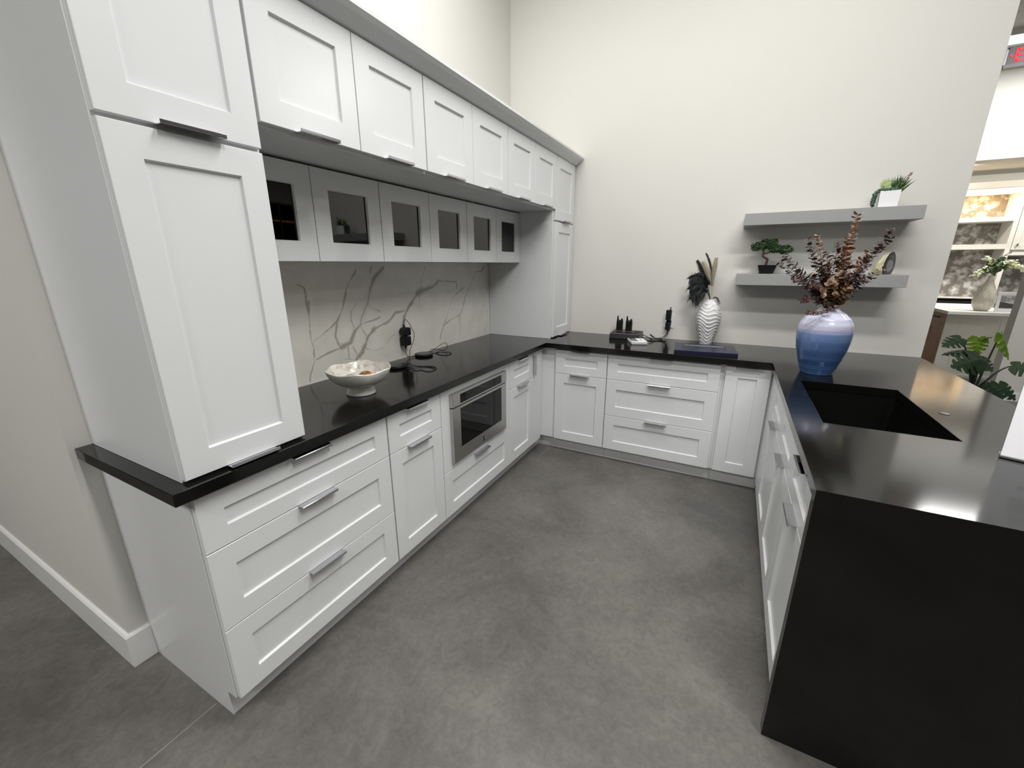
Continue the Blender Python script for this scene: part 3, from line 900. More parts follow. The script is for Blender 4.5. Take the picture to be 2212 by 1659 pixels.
pad(-0.512, 1.645, 0.060, 'round black charging pad against the marble, farther from the bowl')
pad(-0.442, 1.307, 0.060, 'round black charging pad partly hidden behind the white bowl')
zc_ = CT + 0.0024
p = smooth([(-0.5555, 1.5225, 0.983), (-0.556, 1.520, 0.955), (-0.553, 1.530, 0.930), (-0.545, 1.552, 0.921), (-0.532, 1.580, 0.9215), (-0.528, 1.5855, 0.924)])
p2 = smooth([(-0.530, 1.706, 0.924), (-0.540, 1.745, 0.9195), (-0.548, 1.800, 0.928), (-0.540, 1.850, 0.944), (-0.520, 1.880, 0.962), (-0.490, 1.878, 0.957), (-0.475, 1.852, 0.932), (-0.492, 1.805, 0.9195), (-0.505, 1.775, zc_), (-0.485, 1.740, zc_), (-0.440, 1.715, zc_), (-0.395, 1.715, zc_), (-0.378, 1.752, zc_), (-0.392, 1.792, zc_), (-0.445, 1.818, 0.9180), (-0.500, 1.820, 0.922), (-0.545, 1.800, 0.930), (-0.556, 1.770, 0.931)])
t = thing('charger_cable', 'black cable looping from the lower adapter to the farther charging pad', 'cable', (-0.5, 1.75, CT), 'charger cables on the left worktop')
MB().tube(p, 0.0019, 6).build('lead', M['black'], t)
MB().tube(p2, 0.0019, 6).build('coil', M['black'], t)
p = smooth([(-0.555, 1.520, 1.1375), (-0.552, 1.520, 1.158), (-0.548, 1.530, 1.168), (-0.538, 1.545, 1.150), (-0.530, 1.566, 1.105), (-0.527, 1.580, 1.070), (-0.530, 1.570, 1.020), (-0.540, 1.548, 0.975), (-0.530, 1.5315, 0.950), (-0.510, 1.500, 0.932), (-0.480, 1.470, zc_), (-0.455, 1.430, zc_), (-0.440, 1.395, 0.922), (-0.4385, 1.3685, 0.925)])
p2 = smooth([(-0.415, 1.362, 0.925), (-0.395, 1.392, 0.9195), (-0.340, 1.392, zc_), (-0.283, 1.424, zc_), (-0.235, 1.415, zc_), (-0.207, 1.386, zc_), (-0.197, 1.330, zc_), (-0.225, 1.312, zc_), (-0.266, 1.325, zc_), (-0.286, 1.300, zc_), (-0.345, 1.325, 0.9185), (-0.381, 1.318, 0.9225)])
p3 = smooth([(-0.380, 1.335, 0.9225), (-0.345, 1.365, 0.9185), (-0.290, 1.395, zc_), (-0.240, 1.395, zc_), (-0.2065, 1.372, zc_ + .004)])
t = thing('charger_cable', 'black cable looping from the upper adapter to the pad behind the bowl', 'cable', (-0.4, 1.4, CT), 'charger cables on the left worktop')
MB().tube(p, 0.0019, 6).build('lead', M['black'], t)
MB().tube(p2, 0.0019, 6).build('coil', M['black'], t)
MB().tube(p3, 0.0019, 6).build('coil', M['black'], t)

# ------------------------------------------------------------------ things on the back worktop
t = thing('charging_dock', 'black six slot charging dock for hand radios on the back worktop', 'charging dock', (0.53, 2.98, CT))
bt = [(0.414, 2.884, CT + .0004), (0.650, 2.898, CT + .0004), (0.654, 3.078, CT + .0004), (0.412, 3.070, CT + .0004)]
tp = [(0.416, 2.897, CT + .047), (0.647, 2.911, CT + .047), (0.650, 3.074, CT + .053), (0.414, 3.066, CT + .053)]
MB().hexa(bt, tp).build('dock_body', M['black_gloss'], t, bevel=0.005, seg=2)
for k, (x, y, dz) in enumerate(((0.455, 2.938, 0), (0.530, 2.942, 0), (0.606, 2.946, 0), (0.618, 3.012, .003))):
    MB().box(x - .026, x + .026, y - .015, y + .015, CT + .0478 + dz, CT + .0502 + dz).build('slot_rim', M['black'], t, bevel=0.001)
for x, lb in ((0.4680, 'black two way radio in the dock, the left one of the pair'), (0.5450, 'black two way radio in the dock, the right one of the pair')):
    y = 3.000
    z0 = CT + .0545
    t = thing('two_way_radio', lb, 'radio', (x, y, z0), 'two way radios in the dock')
    pr = [(-.0265, 0), (-.0255, .060), (-.0245, .088), (.0245, .088), (.0255, .060), (.0255, 0)]
    MB().hexa([(x + u, y - .012, z0 + v) for u, v in pr], [(x + u, y + .012, z0 + v) for u, v in pr]).build('radio_body', M['black'], t, bevel=0.003, seg=2)
    MB().tube([(x - .0175, y, z0 + .0884), (x - .0180, y, z0 + .108), (x - .0185, y, z0 + .123)], [.0075, .0062, .0048], 12).build('antenna', M['black'], t)
    MB().lathe([(.0070, 0), (.0070, .010), (.0055, .012)], (x + .0155, y, z0 + .0884), 20).build('knob', M['black'], t)
    MB().box(x - .012, x + .012, y - .0128, y - .0122, z0 + .079, z0 + .083).build('label_strip', M['disc'], t)
t = thing('handheld_reader', 'small white handheld device with a dark grey screen in front of the radio dock', 'device', (0.66, 2.79, CT))
ca, sa = math.cos(R(24)), math.sin(R(24))


def rot2(px, py, u, v):
    return (px + u * ca - v * sa, py + u * sa + v * ca)


def rbox(mb, px, py, u0, u1, v0, v1, z0, z1, ins=0.0):
    q = [rot2(px, py, u, v) for u, v in ((u0 + ins, v0 + ins), (u1 - ins, v0 + ins), (u1 - ins, v1 - ins), (u0 + ins, v1 - ins))]
    q2 = [rot2(px, py, u, v) for u, v in ((u0, v0), (u1, v0), (u1, v1), (u0, v1))]
    return mb.hexa([(x, y, z0) for x, y in q], [(x, y, z1) for x, y in q2])


px_, py_ = 0.664, 2.776
mb = MB(); rbox(mb, px_, py_, -.060, .060, -.082, .074, CT + .0004, CT + .013, 0.004)
mb.build('lower_shell', M['white_plastic'], t, bevel=0.002)
mb = MB(); rbox(mb, px_, py_, -.060, .060, -.082, .074, CT + .0134, CT + .025, 0.0)
mb.build('upper_shell', M['white_plastic'], t, bevel=0.003, seg=2)
mb = MB(); rbox(mb, px_, py_, -.054, -.004, -.062, .068, CT + .0252, CT + .0258)
mb.build('screen', M['grey_screen'], t, label='dark grey screen')
mb = MB(); rbox(mb, px_, py_, .022, .034, -.012, .010, CT + .0252, CT + .0256)
mb.build('button', M['black'], t, label='small black button')

t = thing('outlet_plate', 'white outlet plate on the back wall behind the radio cord', 'outlet', (0.843, YW, 1.062))
MB().box(0.807, 0.880, YW - .0058, YW - .0004, 1.004, 1.121).build('cover_plate', M['white_plastic'], t, bevel=0.0015)
MB().box(0.828, 0.860, YW - .0072, YW - .0059, 1.022, 1.104).build('socket_block', M['white_plastic'], t)
t = thing('power_adapter', 'taller black plug adapter, upper in the back wall outlet', 'adapter', (0.842, YW - .01, 1.11), 'plug adapters on the back wall')
MB().box(0.822, 0.861, YW - .052, YW - .0074, 1.071, 1.1495).build('adapter_body', M['black'], t, bevel=0.003, seg=2)
MB().tube([(0.851, YW - .03, 1.1495), (0.8515, YW - .03, 1.160), (0.852, YW - .03, 1.174)], [.005, .0042, .003], 10).build('plug', M['black'], t)
t = thing('power_adapter', 'smaller black plug adapter, lower in the back wall outlet', 'adapter', (0.840, YW - .01, 1.02), 'plug adapters on the back wall')
MB().hexa([(0.824, YW - .048, 0.990), (0.857, YW - .048, 0.990), (0.862, YW - .0074, 0.990), (0.830, YW - .0074, 0.990)],
          [(0.824, YW - .046, 1.052), (0.857, YW - .046, 1.052), (0.866, YW - .0074, 1.066), (0.830, YW - .0074, 1.066)]).build('adapter_body', M['black'], t, bevel=0.003, seg=2)
p = smooth([(0.843, YW - .026, 0.9895), (0.842, YW - .028, 0.972), (0.838, YW - .045, 0.952), (0.815, YW - .075, 0.934), (0.780, YW - .095, 0.926), (0.745, YW - .095, 0.934), (0.722, YW - .090, 0.947), (0.726, YW - .098, 0.953), (0.745, YW - .105, 0.942), (0.775, YW - .110, 0.925), (0.810, YW - .10, 0.919), (0.826, YW - .12, zc_), (0.790, YW - .15, zc_), (0.750, YW - .16, zc_), (0.730, YW - .13, 0.9195), (0.770, YW - .115, 0.922), (0.815, YW - .105, 0.925), (0.800, YW - .125, 0.922), (0.745, YW - .13, 0.924), (0.705, YW - .105, 0.932), (0.675, YW - .085, 0.940), (0.6565, YW - .075, 0.942)])
p2 = smooth([(0.846, YW - .026, 0.9895), (0.848, YW - .03, 0.970), (0.842, YW - .06, 0.944), (0.815, YW - .10, 0.9235), (0.785, YW - .13, 0.9225), (0.850, YW - .15, zc_), (0.838, YW - .17, zc_), (0.790, YW - .18, zc_), (0.745, YW - .185, zc_), (0.715, YW - .18, zc_)])
t = thing('dock_cord', 'black power cord bundled on the worktop between the dock and wall outlet', 'cord', (0.78, YW - .1, CT))
MB().tube(p, 0.0028, 8).build('main_lead', M['black'], t)
MB().tube(p2, 0.0022, 8).build('thin_lead', M['black'], t)

# navy sample door lying flat
t = thing('sample_door', 'small navy blue cabinet door lying flat in front of the white vase', 'sample door', (1.148, 2.69, CT))
ca, sa = math.cos(R(6.0)), math.sin(R(6.0))
FS = lambda u, v, n: (*rot2(1.148, 2.696, u, v), CT + .0204 + n)
shaker(FS, -.198, .198, -.150, .150, ru=.066, rv=.066, t=.020, depth=.007).build('door_panel', M['navy'], t)

# white wavy vase with plumes
VX, VY = 1.135, 2.998
t = thing('ridged_vase', 'white vase with wavy ridges against the back wall, holding feathers', 'vase', (VX, VY, CT))
cp_ = [(0.044, 0.000), (0.052, 0.030), (0.063, 0.075), (0.075, 0.120), (0.084, 0.165), (0.0865, 0.195), (0.083, 0.230), (0.071, 0.268), (0.052, 0.300), (0.034, 0.322), (0.0265, 0.334)]


def interp(cp, z):
    for (r0, z0), (r1, z1) in zip(cp[:-1], cp[1:]):
        if z <= z1:
            s = (z - z0) / (z1 - z0); s = s * s * (3 - 2 * s) * .35 + s * .65
            return r0 + (r1 - r0) * s
    return cp[-1][0]


pf = [(interp(cp_, 0.334 * k / 160), 0.334 * k / 160) for k in range(161)]


def ridge(i, r, z, a):
    ph = z / 0.0265 + 0.62 * math.sin(4 * a + 0.9 + z * 5) + 0.42 * math.sin(3 * a - z * 11) + .35 * math.sin(a + 1 + z * 6)
    f_ = ph - math.floor(ph)
    env = min(1, z / .02) * min(1, (0.334 - z) / .02)
    return env * (0.0085 * (f_ ** 2.2) - 0.0030), 0.0


mb = MB().lathe(pf, (VX, VY, CT + .0003), 120, ridge, close=False)
mb.lathe([(0.0265, 0.334), (0.0225, 0.334), (0.020, 0.31), (0.03, 0.28)], (VX, VY, CT + .0003), 48, close=False)
mb.lathe([(0.044, 0.0), (0.001, 0.0)], (VX, VY, CT + .0003), 48, close=False)
mb.build('vase_body', M['white_ceramic'], t)


def bez(a, b_, c, n):
    a, b_, c = Vector(a), Vector(b_), Vector(c)
    return [(a * (1 - s) ** 2 + b_ * 2 * s * (1 - s) + c * s * s) for s in [k / n for k in range(n + 1)]]


def feather(path, lens, droop, n, wid, mb, rnd, start=0.15, fwd=0.6):
    m_ = len(path) - 1
    for k in range(n):
        s = start + (1 - start) * k / (n - 1)
        i = min(m_ - 1, int(s * m_)); f_ = s * m_ - i
        p_ = path[i].lerp(path[i + 1], f_)
        tg = (path[i + 1] - path[i]).normalized()
        for sd in (-1, 1):
            sv = tg.cross(Vector((rnd.uniform(-.4, .4), 1, rnd.uniform(-.4, .4)))).normalized() * sd
            L_ = lens * (0.35 + 0.65 * math.sin(math.pi * min(1, 0.15 + s * .8))) * rnd.uniform(.6, 1.15)
            d1 = (tg * fwd + sv * .75 + Vector((0, rnd.uniform(-.35, .35), 0))).normalized()
            q1 = p_ + d1 * L_ * .5
            q2 = p_ + d1 * L_ + Vector((0, 0, -droop * L_ * rnd.uniform(.5, 1.3)))
            w_ = d1.cross(Vector((0, 1, 0)))
            w_ = w_.normalized() * wid if w_.length > .01 else Vector((wid, 0, 0))
            mb.add([p_ - w_, p_ + w_, q1 + w_ * .8, q2, q1 - w_ * .8], [(0, 1, 2, 3, 4)])


rnd = random.Random(5)
mouth = (VX + .001, VY, CT + .318)
specs = [((0.975, 2.965, 1.395), (1.085, 2.97, 1.470), 0.085, 0.9, 44, 'long drooping black feather reaching furthest left out of the white vase'),
         ((0.985, 2.955, 1.320), (1.075, 2.96, 1.420), 0.085, 1.0, 44, 'black feather curling down to the left beside the ridged vase neck'),
         ((1.005, 2.930, 1.250), (1.080, 2.930, 1.400), 0.080, 0.9, 44, 'lowest black feather drooping over the left shoulder of the white vase'),
         ((1.052, 2.895, 1.215), (1.100, 2.915, 1.400), 0.038, 0.8, 36, 'short black feather hanging in front of the white vase neck'),
         ((1.012, 2.985, 1.527), (1.090, 2.985, 1.410), 0.040, 0.2, 40, 'thin upright black feather left of the cream plumes'),
         ((1.066, 3.000, 1.576), (1.140, 3.000, 1.460), 0.034, 0.0, 60, 'tallest upright black feather rising from the white ridged vase'),
         ((1.198, 2.970, 1.226), (1.165, 2.965, 1.300), 0.030, 0.7, 16, 'tiny black feather strands hanging right of the white vase neck')]
bq = thing('feather_bunch', 'bunch of black feathers and cream plumes standing in the white ridged vase', 'feathers', mouth)
for tip, ctl, ln, dr, n, lb in specs:
    path = bez(mouth, ctl, tip, 24)
    t = MB().tube(path, [0.0018 - 0.0013 * k / 24 for k in range(25)], 5).build('black_feather', M['feather_black'], bq, label=lb)
    mb = MB(); feather(path, ln, dr, n * 2 if ln > .035 else n, 0.0020 if ln > .035 else 0.0011, mb, rnd, start=0.34 if ln > .035 else .25, fwd=.6 if ln > .035 else 1.4)
    mb.build('barbs', M['feather_black'], t, recalc=False)
for tip, ctl, r0, lb in (((1.056, 2.975, 1.514), (1.125, 2.97, 1.400), 0.022, 'cream pampas plume leaning left among the black feathers'),
                         ((1.138, 2.985, 1.538), (1.128, 2.98, 1.420), 0.020, 'upright cream pampas plume, right of the leaning one')):
    path = bez(mouth, ctl, tip, 24)
    t = MB().tube(path, 0.0018, 6).build('pampas_plume', M['pampas'], bq, label=lb)
    mb = MB()
    for k in range(1700):
        s = rnd.uniform(0.36, 1.0)
        i = min(23, int(s * 24)); p_ = path[i].lerp(path[i + 1], s * 24 - i)
        tg = (path[i + 1] - path[i]).normalized()
        rad = Vector((rnd.gauss(0, 1), rnd.gauss(0, 1), rnd.gauss(0, 1))); rad = (rad - tg * rad.dot(tg)).normalized()
        L_ = r0 * (0.5 + 0.8 * math.sin(math.pi * min(1, (s - .36) / .64 * .85 + .1))) * rnd.uniform(.7, 1.3)
        q = p_ + rad * L_ * .8 + tg * L_ * 1.3
        w_ = tg.cross(rad) * 0.0019
        mb.add([p_ - w_, p_ + w_, q], [(0, 1, 2)])
    mb.build('plume', M['pampas'], t, recalc=False)

# blue vase with eucalyptus
EX, EY = 1.750, 2.305
t = thing('glazed_vase', 'large round vase glazed lavender above and blue below, beside the sink', 'vase', (EX, EY, CT))
cp_ = [(0.0745, 0.0), (0.078, 0.006), (0.090, 0.045), (0.1045, 0.092), (0.1180, 0.145), (0.1255, 0.192), (0.1275, 0.232), (0.1225, 0.272), (0.1085, 0.304), (0.083, 0.330), (0.058, 0.345), (0.0475, 0.352), (0.0465, 0.357), (0.0480, 0.360)]
pf = [(interp(cp_, 0.360 * k / 90), 0.360 * k / 90) for k in range(91)]
mb = MB().lathe(pf, (EX, EY, CT + .0003), 96, lambda i, r, z, a: (0.0006 * math.sin(z * 420) * max(0, 1 - z / .1), 0), close=False)
mb.lathe([(0.0480, 0.360), (0.0455, 0.361), (0.0420, 0.358), (0.0420, 0.345), (0.07, 0.32)], (EX, EY, CT + .0003), 96, close=False)
mb.lathe([(0.0745, 0.0), (0.001, 0.0)], (EX, EY, CT + .0003), 48, close=False)
mb.build('vase_body', M['blue_glaze'], t)


def leaf_disc(mb, c, nrm, tang, r_, mi=0):
    nrm = nrm.normalized()
    a = tang - nrm * tang.dot(nrm)
    if a.length < 1e-4:
        a = nrm.orthogonal()
    a.normalize(); b_ = nrm.cross(a)
    vs = []
    for k in range(9):
        an = 2 * math.pi * k / 9
        vs.append(c + a * r_ * 1.05 * math.cos(an) + b_ * r_ * .85 * math.sin(an) + nrm * r_ * .16 * math.cos(2 * an))
    mb.add(vs, [tuple(range(9))], mi=mi)


GE = 'dried eucalyptus branches in the blue vase'
rnd = random.Random(21)
tips = [((1.593, 2.30, 1.632), 'd', .0165, 'burgundy eucalyptus branch standing up at the left of the blue vase'),
        ((1.637, 2.33, 1.652), 'c', .0125, 'pale copper eucalyptus sprig, left of the upright dark branch'),
        ((1.729, 2.29, 1.625), 'd', .0170, 'dark burgundy eucalyptus branch upright in the middle of the bunch'),
        ((1.776, 2.34, 1.632), 'c', .0135, 'copper eucalyptus sprig with its tip right of the middle branch'),
        ((1.766, 2.30, 1.585), 'c', .0150, 'short copper eucalyptus sprig below the middle of the bunch'),
        ((1.790, 2.31, 1.748), 'c', .0190, 'tallest coppery eucalyptus branch, crossing the upper shelf'),
        ((1.935, 2.29, 1.665), 'd', .0185, 'dark eucalyptus branch leaning up to the right of the vase'),
        ((1.958, 2.36, 1.640), 'd', .0140, 'thin dusty eucalyptus branch at the far upper right'),
        ((1.497, 2.26, 1.540), 'd', .0175, 'dark eucalyptus branch leaning out left towards the bonsai'),
        ((1.481, 2.30, 1.508), 'd', .0130, 'thin spiky eucalyptus branch below the left leaning one'),
        ((1.552, 2.24, 1.418), 'd', .0150, 'low dark eucalyptus branch spreading left over the lower shelf'),
        ((1.600, 2.20, 1.312), 'd', .0140, 'lowest left eucalyptus branch hanging towards the worktop'),
        ((1.928, 2.26, 1.478), 'd', .0150, 'eucalyptus branch pointing right in front of the agate'),
        ((1.862, 2.30, 1.560), 'c', .0190, 'coppery eucalyptus branch leaning right behind the dark leaves'),
        ((1.660, 2.26, 1.520), 'd', .0180, None), ((1.700, 2.35, 1.500), 't', .0180, None), ((1.640, 2.33, 1.450), 't', .0180, None),
        ((1.820, 2.33, 1.450), 't', .0180, None), ((1.860, 2.25, 1.430), 'd', .0180, None), ((1.760, 2.22, 1.480), 't', .0185, None),
        ((1.720, 2.20, 1.420), 't', .0190, None), ((1.640, 2.22, 1.400), 'd', .0180, None), ((1.800, 2.19, 1.400), 't', .0190, None),
        ((1.680, 2.24, 1.560), 'd', .0165, None), ((1.790, 2.25, 1.520), 'd', .0175, None), ((1.840, 2.20, 1.500), 'd', .0170, None), ((1.745, 2.21, 1.370), 't', .0200, None), ((1.690, 2.21, 1.360), 't', .0190, None), ((1.800, 2.22, 1.360), 't', .0190, None)]
bq = thing('eucalyptus_bunch', 'bunch of dried burgundy and copper eucalyptus branches in the blue vase', 'dried branches', (EX, EY, CT + .36))
for k, (tip, kind, ls, lb) in enumerate(tips):
    a0 = math.atan2(tip[1] - EY, tip[0] - EX)
    st = Vector((EX - 0.02 * math.cos(a0), EY - 0.02 * math.sin(a0), CT + 0.20))
    mo = Vector((EX + 0.026 * math.cos(a0) * rnd.uniform(.5, 1), EY + 0.026 * math.sin(a0) * rnd.uniform(.5, 1), CT + 0.362))
    tipv = Vector(tip)
    L_ = (tipv - mo).length
    low = 1 if tip[2] < 1.45 else 0
    ctl = mo + (tipv - mo) * .5 + Vector((0, 0, L_ * (.10 + .25 * low)))
    path = [st] + bez(mo, ctl, tipv, 30)
    t = MB().tube(path, [0.0022 - 0.0014 * i / 31 for i in range(32)], 6).build('branch', M['twig'], bq, label=lb)
    mb = MB()
    path = path[1:]
    n = max(6, int(L_ / 0.0125))
    for i in range(n):
        s = 0.10 + 0.90 * i / (n - 1)
        if lb is None and s < .15:
            continue
        i0 = min(29, int(s * 30)); p_ = path[i0].lerp(path[i0 + 1], s * 30 - i0)
        tg = (path[i0 + 1] - path[i0]).normalized()
        sd = tg.cross(Vector((math.cos(i * 1.57 + k), math.sin(i * 1.57 + k), 0.2)))
        sd = sd.normalized() if sd.length > .05 else tg.orthogonal().normalized()
        r_ = ls * (1.02 - 0.36 * s) * rnd.uniform(.8, 1.15)
        for sg in (-1, 1):
            if rnd.random() < 0.06:
                continue
            c_ = p_ + sd * sg * r_ * 1.02
            nr = tg * rnd.uniform(.5, 1.0) + sd * sg * rnd.uniform(-.5, -.1) + Vector((rnd.uniform(-.5, .5), rnd.uniform(-.5, .5), rnd.uniform(-.2, .5)))
            leaf_disc(mb, c_, nr, sd * sg, r_)
    mb.build('leaves', M[{'d': 'euc_dark', 'c': 'euc_copper', 't': 'euc_tan'}[kind]], t, recalc=False)
path = smooth([(1.765, 2.300, CT + .30), (1.772, 2.275, CT + .366), (1.768, 2.245, CT + .371), (1.740, 2.215, CT + .352), (1.700, 2.190, CT + .335), (1.660, 2.185, CT + .330), (1.630, 2.190, CT + .338)], 6)
t = MB().tube(path, 0.0016, 6).build('branch', M['twig'], bq, label='short dark branch lying over the shoulder of the blue vase')
mb = MB()
for i in range(11, len(path) - 1):
    tg = (path[i + 1] - path[i]).normalized(); sd = tg.cross(Vector((0, 0, 1))).normalized()
    for sg in ((-1, 1) if i % 2 else ()):
        leaf_disc(mb, path[i] + sd * sg * .010 + Vector((0, 0, .009 + rnd.uniform(-.006, .008))), Vector((rnd.uniform(-1, 1), rnd.uniform(-1, 0), rnd.uniform(-.2, 1))), sd * sg, 0.0105 * rnd.uniform(.8, 1.1))
mb.build('leaves', M['euc_dark'], t, recalc=False)

# ------------------------------------------------------------------ things on the shelves
SZ1, SZ2 = 1.8247, 1.4380
t = thing('bonsai', 'small bonsai tree in a black tapered pot on the lower shelf', 'bonsai', (1.460, 2.945, SZ2))
mb = MB()
for k in range(5):
    z0, z1 = k * .0115, (k + 1) * .0115 - .0012
    w0, w1 = .0395 + z0 * .28, .0395 + z1 * .28
    mb.hexa([(1.4605 + a * w0, 2.945 + b_ * w0, SZ2 + .0004 + z0) for a, b_ in ((-1, -1), (1, -1), (1, 1), (-1, 1))],
            [(1.4605 + a * w1, 2.945 + b_ * w1, SZ2 + .0004 + z1) for a, b_ in ((-1, -1), (1, -1), (1, 1), (-1, 1))])
    mb.hexa([(1.4605 + a * (w1 - .002), 2.945 + b_ * (w1 - .002), SZ2 + .0004 + z1) for a, b_ in ((-1, -1), (1, -1), (1, 1), (-1, 1))],
            [(1.4605 + a * (w1 - .002), 2.945 + b_ * (w1 - .002), SZ2 + .0004 + z1 + .0012) for a, b_ in ((-1, -1), (1, -1), (1, 1), (-1, 1))])
mb.build('pot', M['black'], t)
tr_ = smooth([(1.452, 2.945, SZ2 + .055), (1.455, 2.945, SZ2 + .078), (1.457, 2.942, SZ2 + .095), (1.440, 2.940, SZ2 + .106), (1.426, 2.940, SZ2 + .118), (1.427, 2.942, SZ2 + .135), (1.428, 2.945, SZ2 + .160), (1.434, 2.945, SZ2 + .185), (1.440, 2.945, SZ2 + .205)], 5)
n = len(tr_)
mb = MB().tube(tr_, [.0085 - .0055 * i / n for i in range(n)], 10)
mb.tube(smooth([(1.428, 2.942, SZ2 + .132), (1.445, 2.938, SZ2 + .134), (1.465, 2.934, SZ2 + .142), (1.510, 2.930, SZ2 + .160), (1.545, 2.930, SZ2 + .165)], 4), [.0045 - .0001 * i for i in range(17)], 8)
mb.tube(smooth([(1.430, 2.945, SZ2 + .165), (1.405, 2.94, SZ2 + .178), (1.380, 2.94, SZ2 + .185)], 4), .003, 6)
mb.build('trunk', M['bark'], t)
rnd = random.Random(3)
mb = MB()
for cx, cy, cz, rx, ry, rz, n in ((1.400, 2.945, 1.622, .050, .045, .026, 300), (1.450, 2.945, 1.642, .052, .045, .026, 330), (1.500, 2.935, 1.600, .042, .040, .024, 230), (1.545, 2.930, 1.594, .045, .040, .027, 300), (1.380, 2.945, 1.606, .028, .03, .014, 90), (1.470, 2.940, 1.616, .040, .04, .022, 180)):
    for k in range(n):
        d = Vector((rnd.gauss(0, 1), rnd.gauss(0, 1), rnd.gauss(0, 1))).normalized()
        s = rnd.uniform(.70, 1.18)
        p_ = Vector((cx + d.x * rx * s, cy + d.y * ry * s, cz + d.z * rz * s))
        leaf_disc(mb, p_, Vector((rnd.uniform(-1, 1), rnd.uniform(-1, 1), rnd.uniform(-1, 1))), Vector((rnd.uniform(-1, 1), rnd.uniform(-1, 1), .3)), rnd.uniform(.0035, .0062))
mb.build('foliage', M['bonsai_leaf'], t, recalc=False)

PX, PY = 2.030, 2.950
t = thing('succulent_planter', 'white square planter with mixed artificial succulents on the upper shelf', 'planter', (PX, PY, SZ1))
mb = MB()
sq = ((-1, -1), (1, -1), (1, 1), (-1, 1))
ca, sa = math.cos(R(-4)), math.sin(R(-4))
q = lambda w, z: [(*rot2(PX, PY, a * w, b_ * w), SZ1 + z) for a, b_ in sq]
lv = [q(.0440, .0004), q(.0475, .094), q(.0440, .094), q(.0425, .080)]
fs = [(3, 2, 1, 0), (12, 13, 14, 15)]
for r_ in range(3):
    for k in range(4):
        fs.append((r_ * 4 + k, r_ * 4 + (k + 1) % 4, r_ * 4 + 4 + (k + 1) % 4, r_ * 4 + 4 + k))
mb.add(sum(lv, []), fs)
mb.build('pot', M['white_plastic'], t)
rnd = random.Random(8)


def blade(mb, p_, d, L_, w_, curve):
    d = d.normalized()
    s_ = d.cross(Vector((0, 1, 0)));
    s_ = s_.normalized() if s_.length > .05 else Vector((1, 0, 0))
    s_ = (s_ + Vector((0, rnd.uniform(-.6, .6), 0))).normalized()
    pts = [p_ + d * L_ * k / 4 + curve * (L_ * (k / 4) ** 2) for k in range(5)]
    ws = [w_ * .7, w_, w_ * .85, w_ * .5, 0.0002]
    vs = []
    for a, ww in zip(pts, ws):
        vs += [a - s_ * ww, a + s_ * ww]
    mb.add(vs, [(2 * k, 2 * k + 1, 2 * k + 3, 2 * k + 2) for k in range(4)])


mb = MB()
for k in range(95):
    p_ = Vector((PX + .022 + rnd.uniform(-.030, .024), PY + rnd.uniform(-.035, .035), SZ1 + .080))
    blade(mb, p_, Vector((rnd.uniform(-.30, .75), rnd.uniform(-.5, .5), 1.0)), rnd.uniform(.06, .112), .0034, Vector((rnd.uniform(-.1, .15), rnd.uniform(-.2, .2), -.05)))
mb.build('grass_tuft', M['green_mid'], t, recalc=False)
mb = MB()
for (x0, y0), n, dn in (((PX - .05, PY - .035), 16, .075), ((PX - .052, PY - .012), 17, .082), ((PX - .050, PY + .014), 15, .07), ((PX - .03, PY - .042), 9, .01)):
    for k in range(n):
        s = k / (n - 1)
        if dn > .02:
            p_ = Vector((PX - .012 - .050 * min(1, s * 2.0) - .008 * s, y0, SZ1 + .098 + .006 * math.sin(s * 3) - max(0, s - .35) / .65 * dn))
        else:
            p_ = Vector((PX - .03 + .055 * s, y0, SZ1 + .100))
        for j in range(5):
            d = Vector((rnd.gauss(0, 1), rnd.gauss(0, 1), rnd.gauss(0, 1))).normalized()
            leaf_disc(mb, p_ + d * .006, d + Vector((-.3, -.6, .4)), Vector((rnd.uniform(-1, 1), rnd.uniform(-1, 1), 0)), rnd.uniform(.0055, .0085))
mb.build('trailing_string', M['green_dark'], t, recalc=False)
mb = MB()
for k in range(7):
    d = Vector((-.28 + .05 * k * (-1) ** k, -.15 + .05 * k, 1)).normalized()
    p_ = Vector((PX - .010, PY - .02 + .006 * k, SZ1 + .092))
    n_ = 10
    sd = d.cross(Vector((0, 1, 0))).normalized()
    vs = []
    for i in range(n_ + 1):
        s = i / n_
        w_ = .017 * math.sin(math.pi * min(.93, s * .8 + .12)) * (1 + .22 * math.sin(i * 2.4 + k))
        c_ = p_ + d * .074 * s
        vs += [c_ - sd * w_ + Vector((0, .003 * math.sin(i * 2 + k), 0)), c_ + Vector((0, -.003, 0)), c_ + sd * w_ + Vector((0, .003 * math.cos(i * 2 + k), 0))]
    fs = []
    for i in range(n_):
        for j in (0, 1):
            fs.append((3 * i + j, 3 * i + j + 1, 3 * i + j + 4, 3 * i + j + 3))
    mb.add(vs, fs, smooth=True)
mb.build('lettuce_leaf', M['green_pale'], t, recalc=False)
mb = MB()
pp = smooth([(PX + .035, PY, SZ1 + .080), (PX + .056, PY - .004, SZ1 + .140), (PX + .080, PY - .006, SZ1 + .184)], 6)
mb.tube(pp, .0012, 5)
for k in range(46):
    i = rnd.choice([9, 10, 11, 12, 12, 12])
    d = Vector((rnd.gauss(0, 1), rnd.gauss(0, 1), rnd.gauss(0, 1))).normalized()
    leaf_disc(mb, pp[i] + d * rnd.uniform(.002, .011), d, Vector((1, 0, .3)), rnd.uniform(.0018, .0034))
mb.build('pink_sprig', M['pink_dry'], t, recalc=False)

